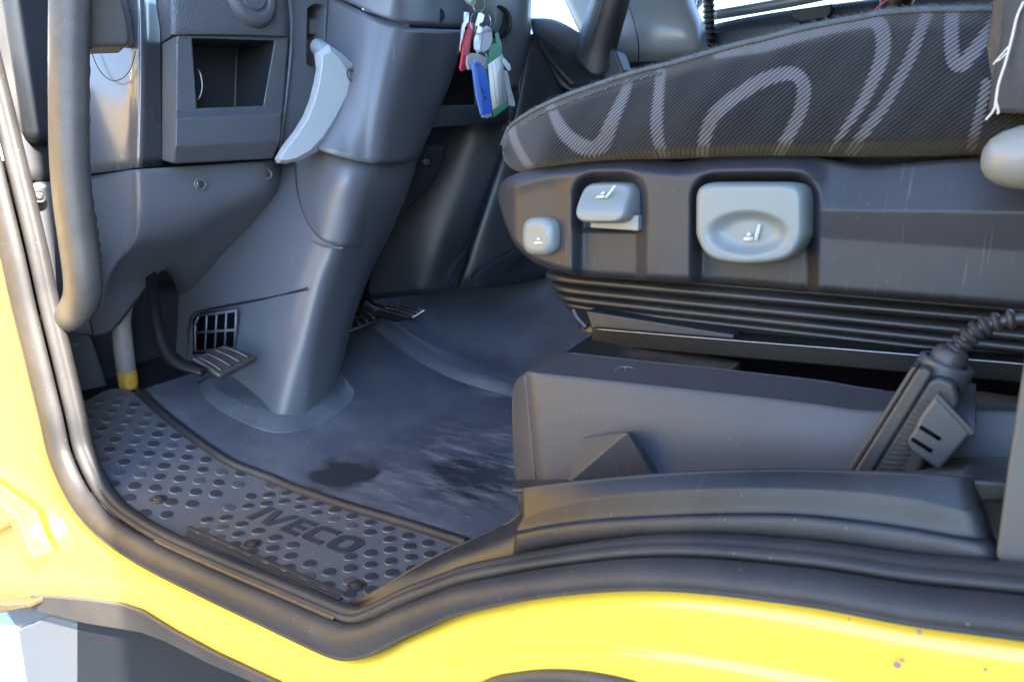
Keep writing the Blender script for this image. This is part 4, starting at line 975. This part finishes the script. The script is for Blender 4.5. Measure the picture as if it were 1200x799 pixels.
icon(b1, 631, 279, 8.5, .6880, .0, lambda x, y: .004)
b2 = hfield('height_lever', 680, 213, 744, 262, .706, .20, .022, BTN, e=4.5, tilt=lambda x, y: .020*sstep(252, 213, y)+.002)
icon(b2, 712, 225, 8, .7005, .6, lambda x, y: -.006)
b2b = prism('lever_foot', [aY(x, y, .705) for x, y in [(692, 258), (748, 252), (748, 271), (691, 267)]], (0, .02, 0), mat('mid_grey_plastic', (.22, .225, .225), .45), b2, bevel=.002)
def clip2(x, y):
    return x, y
def dim2(x, y):
    d = ((x-882)/46)**2+((y-272)/25)**2
    return .010*(1-sstep(.25, 1.15, d))
b3 = hfield('recline_handle', 818, 213, 949, 310, .700, .16, .018, BTN, dim=dim2, e=7, n=60, clip=lambda x, y: (x+(882-x)*.14*sstep(270, 312, y), y-(9*abs((x-882)/65)**2)*sstep(260, 310, y)))
icon(b3, 880, 273, 10, .688, .1)
kn0 = aY(1149, 186, .655); kn = [(.0, 0), (.008, .0012), (.0145, .005), (.0195, .012), (.0230, .022), (.0245, .034), (.0245, .046), (.022, .060), (.016, .070), (0, .072)]
lathe('round_knob', kn0, (1, .12, .02), kn, mat('pale_knob', (.21, .21, .195), .35, .1, 900, .05), seat, n=36, sharp=80)
# bellows under the trim
path = [Vector((.30, .74, 0)), Vector((.1, .74, 0)), Vector((-.1, .74, 0)), Vector((-.34, .742, 0)), Vector((-.44, .75, 0)), Vector((-.487, .79, 0)), Vector((-.495, .86, 0)), Vector((-.495, 1.2, 0))]
path = resample(spline(path, 10), 90)
zp = []; z = .405; 
ridges = [(.388, .000), (.370, .004), (.3555, .011), (.343, .019), (.332, .027)]
for k, (zz, off) in enumerate(ridges):
    zp += [(off+.014, zz+.0085), (off+.0035, zz+.0045), (off, zz), (off+.0035, zz-.0045)]
zp += [(.05, .306), (.05, .296)]
vs = []
for i, p in enumerate(path):
    t = (path[min(i+1, 89)]-path[max(i-1, 0)]).normalized(); n = Vector((t.y, -t.x, 0))    # inwards
    if n.y < 0 and t.x < -.5: n = -n
    n = Vector((-t.y, t.x, 0)) if Vector((-t.y, t.x, 0)).dot(Vector((-.1, 1.0, 0))-p) > 0 else Vector((t.y, -t.x, 0))
    for off, zz in sm(zp, 3): q = p+n*(off+.004); q.z = zz; vs.append(q)
mesh('bellows', vs, grid_faces(90, len(vs)//90), mat('bellows_rubber', (.018, .020, .024), .34, .1, 900, .1, dust=.1), seat)
# slide rail and a bright line put in for the glint along its edge
prism('slide_rail', [aY(693, 384, .735), aY(1230, 428, .735), aY(1230, 452, .735), aY(693, 404, .735)], (0, .05, 0), BLK, seat, bevel=.002)
prism('rail_plate', [aY(686, 364, .745), aY(860, 392, .745), aY(860, 398, .745), aY(694, 386, .745)], (0, .03, 0), PLD, seat, bevel=.002)
tube('rail_glint', [aY(693, 385, .7345), aY(830, 396.5, .7345), aY(1000, 410, .7345), aY(1230, 429, .7345)], .0005, STEEL, seat, n=8)
tube('bracket_rod', [aY(672, 362, .75), aY(677, 372, .75), aY(688, 384, .75)], .004, PLD, seat, n=8)

# ================================================================== SEAT PLINTH AND STORAGE BIN
pl = thing('seat_plinth', (-.2, .75, .1), 'worn black metal plinth top under the seat rail', 'plinth')
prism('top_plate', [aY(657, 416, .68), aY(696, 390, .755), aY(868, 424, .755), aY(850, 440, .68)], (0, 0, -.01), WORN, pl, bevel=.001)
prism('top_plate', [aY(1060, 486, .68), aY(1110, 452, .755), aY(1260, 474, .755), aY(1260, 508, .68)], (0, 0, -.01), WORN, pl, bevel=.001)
box('dark_gap_box', (-.045, .985, .165), (.61, .41, .33), VOID, pl, bevel=.005)  # near-black fill put in for the dark hollow under the rail
bn = thing('storage_bin', (-.2, .6, .1), 'grey plastic storage bin between the seat base and the door sill', 'storage bin')
fr_t = [(617, 437), (700, 446), (800, 457), (880, 466), (960, 476), (1000, 482), (1040, 484), (1100, 482), (1240, 486)]
bk_t = [(657, 414), (735, 423), (820, 432), (890, 440), (965, 449), (1005, 456), (1042, 461), (1100, 468), (1240, 480)]
rows = [[aY(x, y, .69)-Vector((0, 0, .02)) for x, y in bk_t], [aY(x, y, .685) for x, y in bk_t], [aY(x, y, .684)*.9+aY(x2, y2, .61)*.1 for (x, y), (x2, y2) in zip(bk_t, fr_t)],
        [aY(x, y, .684)*.05+aY(x2, y2, .609)*.95 for (x, y), (x2, y2) in zip(bk_t, fr_t)],
        [aY(x, y, .607) for x, y in fr_t], [aY(x+.3, y+3, .6035) for x, y in fr_t], [aY(x+4, y+45, .594) for x, y in fr_t], [aY(x+10, y+100, .588) for x, y in fr_t], [aY(x+16, y+150, .582) for x, y in fr_t]]
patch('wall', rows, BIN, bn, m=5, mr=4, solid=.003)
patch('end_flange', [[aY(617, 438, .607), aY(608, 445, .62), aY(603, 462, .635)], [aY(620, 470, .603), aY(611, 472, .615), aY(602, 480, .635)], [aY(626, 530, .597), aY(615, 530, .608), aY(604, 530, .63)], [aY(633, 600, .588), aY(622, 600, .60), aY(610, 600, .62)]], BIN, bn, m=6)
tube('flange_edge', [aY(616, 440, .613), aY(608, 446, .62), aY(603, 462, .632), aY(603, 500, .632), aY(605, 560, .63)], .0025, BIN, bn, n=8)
screw(aY(732, 435, .650)+Vector((0, 0, .001)), (0, -.12, 1), .0065, bn)
# wedge-shaped support rib
W = [aY(668, 562, .53), aY(733, 505, .575), aY(766, 556, .53)]
mesh('support_rib', [aY(664, 566, .572), aY(735, 506, .552), aY(768, 560, .575), aY(678, 513, .592), aY(676, 560, .592), aY(740, 505, .592), aY(775, 556, .592), aY(679, 512, .590), aY(734, 505, .572)],
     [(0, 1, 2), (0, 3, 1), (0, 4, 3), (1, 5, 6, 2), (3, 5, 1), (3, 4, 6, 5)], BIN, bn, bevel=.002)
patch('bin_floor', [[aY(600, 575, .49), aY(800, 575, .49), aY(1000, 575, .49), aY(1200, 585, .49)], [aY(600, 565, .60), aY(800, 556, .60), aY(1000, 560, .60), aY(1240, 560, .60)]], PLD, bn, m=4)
# dirty shelf at the right end of the bin
patch('end_shelf', [[aY(1060, 500, .66), aY(1110, 488, .69), aY(1240, 490, .69)], [aY(1060, 530, .62), aY(1130, 522, .63), aY(1240, 525, .63)], [aY(1060, 555, .56), aY(1140, 549, .56), aY(1240, 552, .56)], [aY(1060, 566, .50), aY(1140, 562, .50), aY(1240, 566, .50)]], mat('dirty_plastic', (.05, .05, .052), .5, .3, 700, .3, 20, dust=.7), bn, m=6)
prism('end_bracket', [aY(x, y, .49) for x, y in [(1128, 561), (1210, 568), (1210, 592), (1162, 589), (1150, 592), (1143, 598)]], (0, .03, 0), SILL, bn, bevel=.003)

# ------------------------------------------------------------------ sill trim
st = thing('sill_trim', (-.2, .47, .25), 'curved grey plastic sill trim along the raised part of the doorway', 'sill trim')
T = [(613, 574), (640, 570), (700, 563), (780, 556.5), (850, 553), (930, 552), (1000, 554), (1070, 557), (1128, 562)]
F_ = [(613, 604), (640, 595), (700, 582), (780, 574), (850, 571), (930, 571), (1000, 574.5), (1070, 582), (1136, 596)]
G_ = [(612, 609), (640, 600), (700, 588), (780, 580), (850, 577), (930, 577), (1000, 581), (1070, 590), (1140, 604)]
R_ = [(604, 623), (640, 615), (700, 607), (780, 602.5), (850, 600.5), (930, 601.5), (1000, 608), (1070, 618), (1148, 631)]
R2 = [(604, 631), (640, 623), (700, 615), (780, 610), (850, 608), (930, 609), (1000, 616), (1070, 626), (1152, 639)]
L_ = [(602, 651), (640, 641), (700, 632), (780, 629), (850, 629), (930, 635), (1000, 645), (1070, 655), (1161, 661)]
ends = lambda p: (p[0]-.0, p[1])
rows = [[aY(x, y+16, .505) for x, y in T], [aY(x, y, .484) for x, y in T], [aY(x, y+2.5, .4795) for x, y in T], [aY(x, y, .4690) for x, y in F_], [aY(x, y, .4672) for x, y in G_], [aY(x, y, .4635) for x, y in R_], [aY(x, y, .4570) for x, y in R2], [aY(x, y, .4560) for x, y in L_], [aY(x, y+10, .462) for x, y in L_]]
for r in rows: r.append(Vector((r[-1].x+.006, r[-1].y+.02, r[-1].z-.004)))
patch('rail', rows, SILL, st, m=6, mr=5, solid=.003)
# lower tongue that runs down to the step plate
top_ = [(398, 711), (430, 699), (470, 676), (500, 659), (530, 644), (570, 627), (600, 612), (614, 600)]
rdg_ = [(400, 718), (434, 707), (474, 685), (504, 668), (534, 653), (573, 638), (602, 625), (617, 614)]
mid_ = [(402, 726), (438, 717), (478, 697), (508, 681), (540, 666), (576, 651), (604, 639), (619, 632)]
low_ = [(404, 736), (442, 728), (482, 710), (513, 695), (545, 681), (579, 665), (606, 653), (622, 648)]
ty = [.470, .472, .477, .482, .486, .490, .492, .494]
TQ = [[aY(x, y+12, v+.03)-Vector((0, 0, .02)) for (x, y), v in zip(top_, ty)], [aY(x, y+1, v+.004) for (x, y), v in zip(top_, ty)], [aY(x, y, v) for (x, y), v in zip(top_, ty)], [aY(x, y, .4665+.0008*k) for k, (x, y) in enumerate(rdg_)], [aY(x, y, .4585+.0004*k) for k, (x, y) in enumerate(mid_)],
      [aY(x, y, .4565) for x, y in low_], [aY(x, y+14, .460) for x, y in low_]]
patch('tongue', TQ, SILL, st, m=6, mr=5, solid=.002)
tube('joint', [aY(x, y, yy) for x, y, yy in [(529, 640, .50), (527, 652, .487), (528, 662, .472), (530, 672, .462), (531, 690, .458)]], .0006, VOID, st, n=6)

# ------------------------------------------------------------------ handheld control unit
hc = thing('handheld_controller', aY(1040, 560, .58), 'black handheld controller with ribbed cable leaning in a clip beside the seat', 'controller')
CTRL = mat('controller_plastic', (.032, .032, .034), .42, .15, 900, .1, dust=.1); CLIP = mat('clip_plastic', (.050, .055, .062), .4, .12, 1200, .04)
prism('face_plate', [aY(x, y, .555) for x, y in [(970, 585), (1068, 430), (1076, 430), (980, 585)]], (.004, .055, 0), CTRL, hc, bevel=.002)
prism('bezel', [aY(x, y, .553) for x, y in [(980, 585), (1076, 431), (1087, 432), (1093, 438), (1000, 588)]], (.003, .057, 0), CTRL, hc, bevel=.003)
hb = prism('housing', [aY(x, y, .556) for x, y in [(999, 588), (1086, 446), (1100, 441), (1120, 450), (1126, 472), (1070, 566), (1046, 600)]], (.003, .052, 0), CTRL, hc, bevel=.004)
for k in range(16):
    t = k/15; a = aY(1028+52*t, 552-84*t, .5555); b = aY(1052+54*t, 556-86*t, .5555)
    tube('grip_line', [a, b], .0007, CTRL, hb, n=6, m=1)
cl = prism('clip', [aY(x, y, .545) for x, y in [(1062, 517), (1070, 505), (1078, 488), (1096, 463), (1139, 508), (1101, 552), (1066, 528)]], (.0, .012, 0), CLIP, hc, bevel=.003)
mesh('clip_top', [aY(1096, 463, .546), aY(1139, 508, .546), aY(1142, 498, .60), (aY(1141, 452, .63)), aY(1124, 446, .63), aY(1100, 452, .60)], [(0, 1, 2, 3, 4, 5)], CLIP, cl, bevel=0, solid=.004, smooth=False)
for (x0, y0, x1, y1) in ((1078, 500, 1102, 515), (1068, 514, 1092, 529)):
    d = (aY(x1, y1, .5445)-aY(x0, y0, .5445)); n = Vector((-d.z, 0, d.x)).normalized()*.0014; a = aY(x0, y0, .5442); b = aY(x1, y1, .5442)
    prism('slot', [a-n, b-n, b+n, a+n], (0, .0015, 0), VOID, cl, bevel=0)
ax = aY(1112, 418, .583)-aY(1094, 452, .583)
lathe('socket', aY(1094, 455, .583), ax, [(.0, 0), (.019, 0), (.0185, .022), (.0165, .0235), (.0145, .022), (.0135, .016), (0, .016)], CLIP, hc, n=28)
cp = spline([aY(x, y, .583) for x, y in [(1104, 436), (1112, 420), (1121, 409), (1133, 396), (1148, 385), (1168, 378), (1200, 373), (1260, 372)]], 10)
lathe('plug', aY(1102, 438, .583), ax, [(.0125, 0), (.012, .016), (.010, .020), (.008, .021), (0, .021)], CTRL, hc, n=24)
cbl = tube('cable', cp, .0045, mat('cable_rubber', (.03, .028, .028), .3), hc, n=14, m=1)
for k in range(9):
    i = 8+k*6; p = cp[i]; t = (cp[i+1]-cp[i-1]).normalized()
    lathe('cable_rib', p, t, [(.0043, -.0028), (.0068, -.0018), (.0078, 0), (.0068, .0018), (.0043, .0028)], CTRL, cbl, n=18)

# post at the right edge
po = prism('upright_post', [aY(x, y, .455) for x, y in [(1203, 400), (1192, 470), (1180, 550), (1166, 652), (1172, 662), (1240, 672), (1262, 400)]], (.01, .05, 0), POST, None, bevel=.010, seg=5,
           label='beige grey upright post at the right edge behind the doorway', cat='post')

# ================================================================== OUTSIDE, LOWER LEFT
sg = prism('sill_strip', [aY(x, y, .400) for x, y in [(34, 697), (100, 702), (138, 707), (165, 716), (200, 738), (250, 765), (330, 803), (420, 850), (420, 866), (318, 810), (243, 778), (192, 752), (165, 742), (100, 731), (38, 716)]], (0, .018, 0), STRIP, None, bevel=.003,
           label='grey plastic strip along the lower edge of the yellow cab side', cat='trim strip')
WELL = mat('dark_step_plastic', (.014, .017, .023), .7, .2, 300, .2, spec=.15)  # darker base than the bumper block
bs = thing('bumper_step', aY(60, 790, .36), 'white grey bumper corner below the yellow jamb at the lower left', 'bumper')
prism('block', [aY(x, y, .425) for x, y in [(20, 737), (58, 721), (104, 735), (112, 790), (125, 900), (60, 900), (36, 840)]], (0, .12, 0), WHITEP, bs, bevel=.006, seg=3)
prism('top_face', [aY(x, y, .427) for x, y in [(2, 710), (34, 706), (60, 722), (20, 737)]], (0, .10, 0), WHITEP, bs, bevel=.004)
prism('side_face', [aY(x, y, .423) for x, y in [(2, 712), (19, 738), (36, 840), (50, 900), (-60, 900), (-30, 760)]], (0, .10, 0), mat('pale_blue_plastic', (.30, .38, .5), .5), bs, bevel=.006)
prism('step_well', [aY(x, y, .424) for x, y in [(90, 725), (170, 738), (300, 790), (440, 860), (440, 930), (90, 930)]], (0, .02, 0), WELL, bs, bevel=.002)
hg = thing('door_hinge', aY(20, 640, .37), 'painted door hinge bracket on the sunlit yellow jamb at the left edge', 'hinge')
prism('leaf', [aY(x, y, .375) for x, y in [(-40, 560), (0, 590), (20, 606), (28, 630), (40, 655), (36, 656), (22, 640), (12, 612), (-40, 640)]], (0, .03, 0), YEL, hg, bevel=.003)
prism('leaf', [aY(x, y, .38) for x, y in [(-40, 700), (5, 708), (34, 706), (34, 712), (2, 718), (-40, 712)]], (0, .03, 0), YELD, hg, bevel=.003)

# open driver's door, standing out from the front jamb just left of the frame
dr = thing('driver_door', (-1.30, .29, 0), 'open yellow driver door standing outward at the front edge of the doorway', 'door')
DA = R(33); du = Vector((math.sin(DA), -math.cos(DA), 0)); dn = Vector((math.cos(DA), math.sin(DA), 0))       # along the door, out of its inner face
def dp(u, z, o=0.): return Vector((-1.30, .30, 0))+du*u+dn*o+Vector((0, 0, z))
prism('door_shell', [dp(0, -.05), dp(.94, -.05), dp(.98, .2), dp(.98, .80), dp(0, .80)], dn*-.06, YEL, dr, bevel=.01)
prism('inner_panel', [dp(.30, .02, .012), dp(.88, .02, .012), dp(.88, .24, .012), dp(.30, .24, .012)], dn*-.011, PL, dr, bevel=.008)
for a, b in (((.03, .80), (.03, 1.45)), ((.96, .80), (.86, 1.45)), ((.03, 1.45), (.86, 1.45))):
    tube('window_frame', [dp(a[0], a[1], -.03), dp(b[0], b[1], -.03)], .03, YEL, dr, n=10, m=1)
box('b_pillar', (.42, .45, .93), (.56, .05, 1.34), YEL, body, bevel=.01)
box('roof_rail', (-.45, .43, 1.56), (1.7, .06, .12), YEL, body, bevel=.02)
cgb = mat('dark_blue_box', (.012, .02, .045), .5)
# added unseen box behind the cab that keeps sun and sky off the doorway
cg = thing('shade_box', (1.0, .5, -.6), 'added dark blue box out of view behind the cab, blocking light', 'light blocker')
box('box_shell', (2.6, 1.3, 1.05), (3.6, 3.0, 3.3), cgb, cg, bevel=.02)
box('side_shade_box', (.60, .165, 1.0), (.44, .45, 3.2), cgb, cg, bevel=.02)  # added unseen block, cuts more light from the right
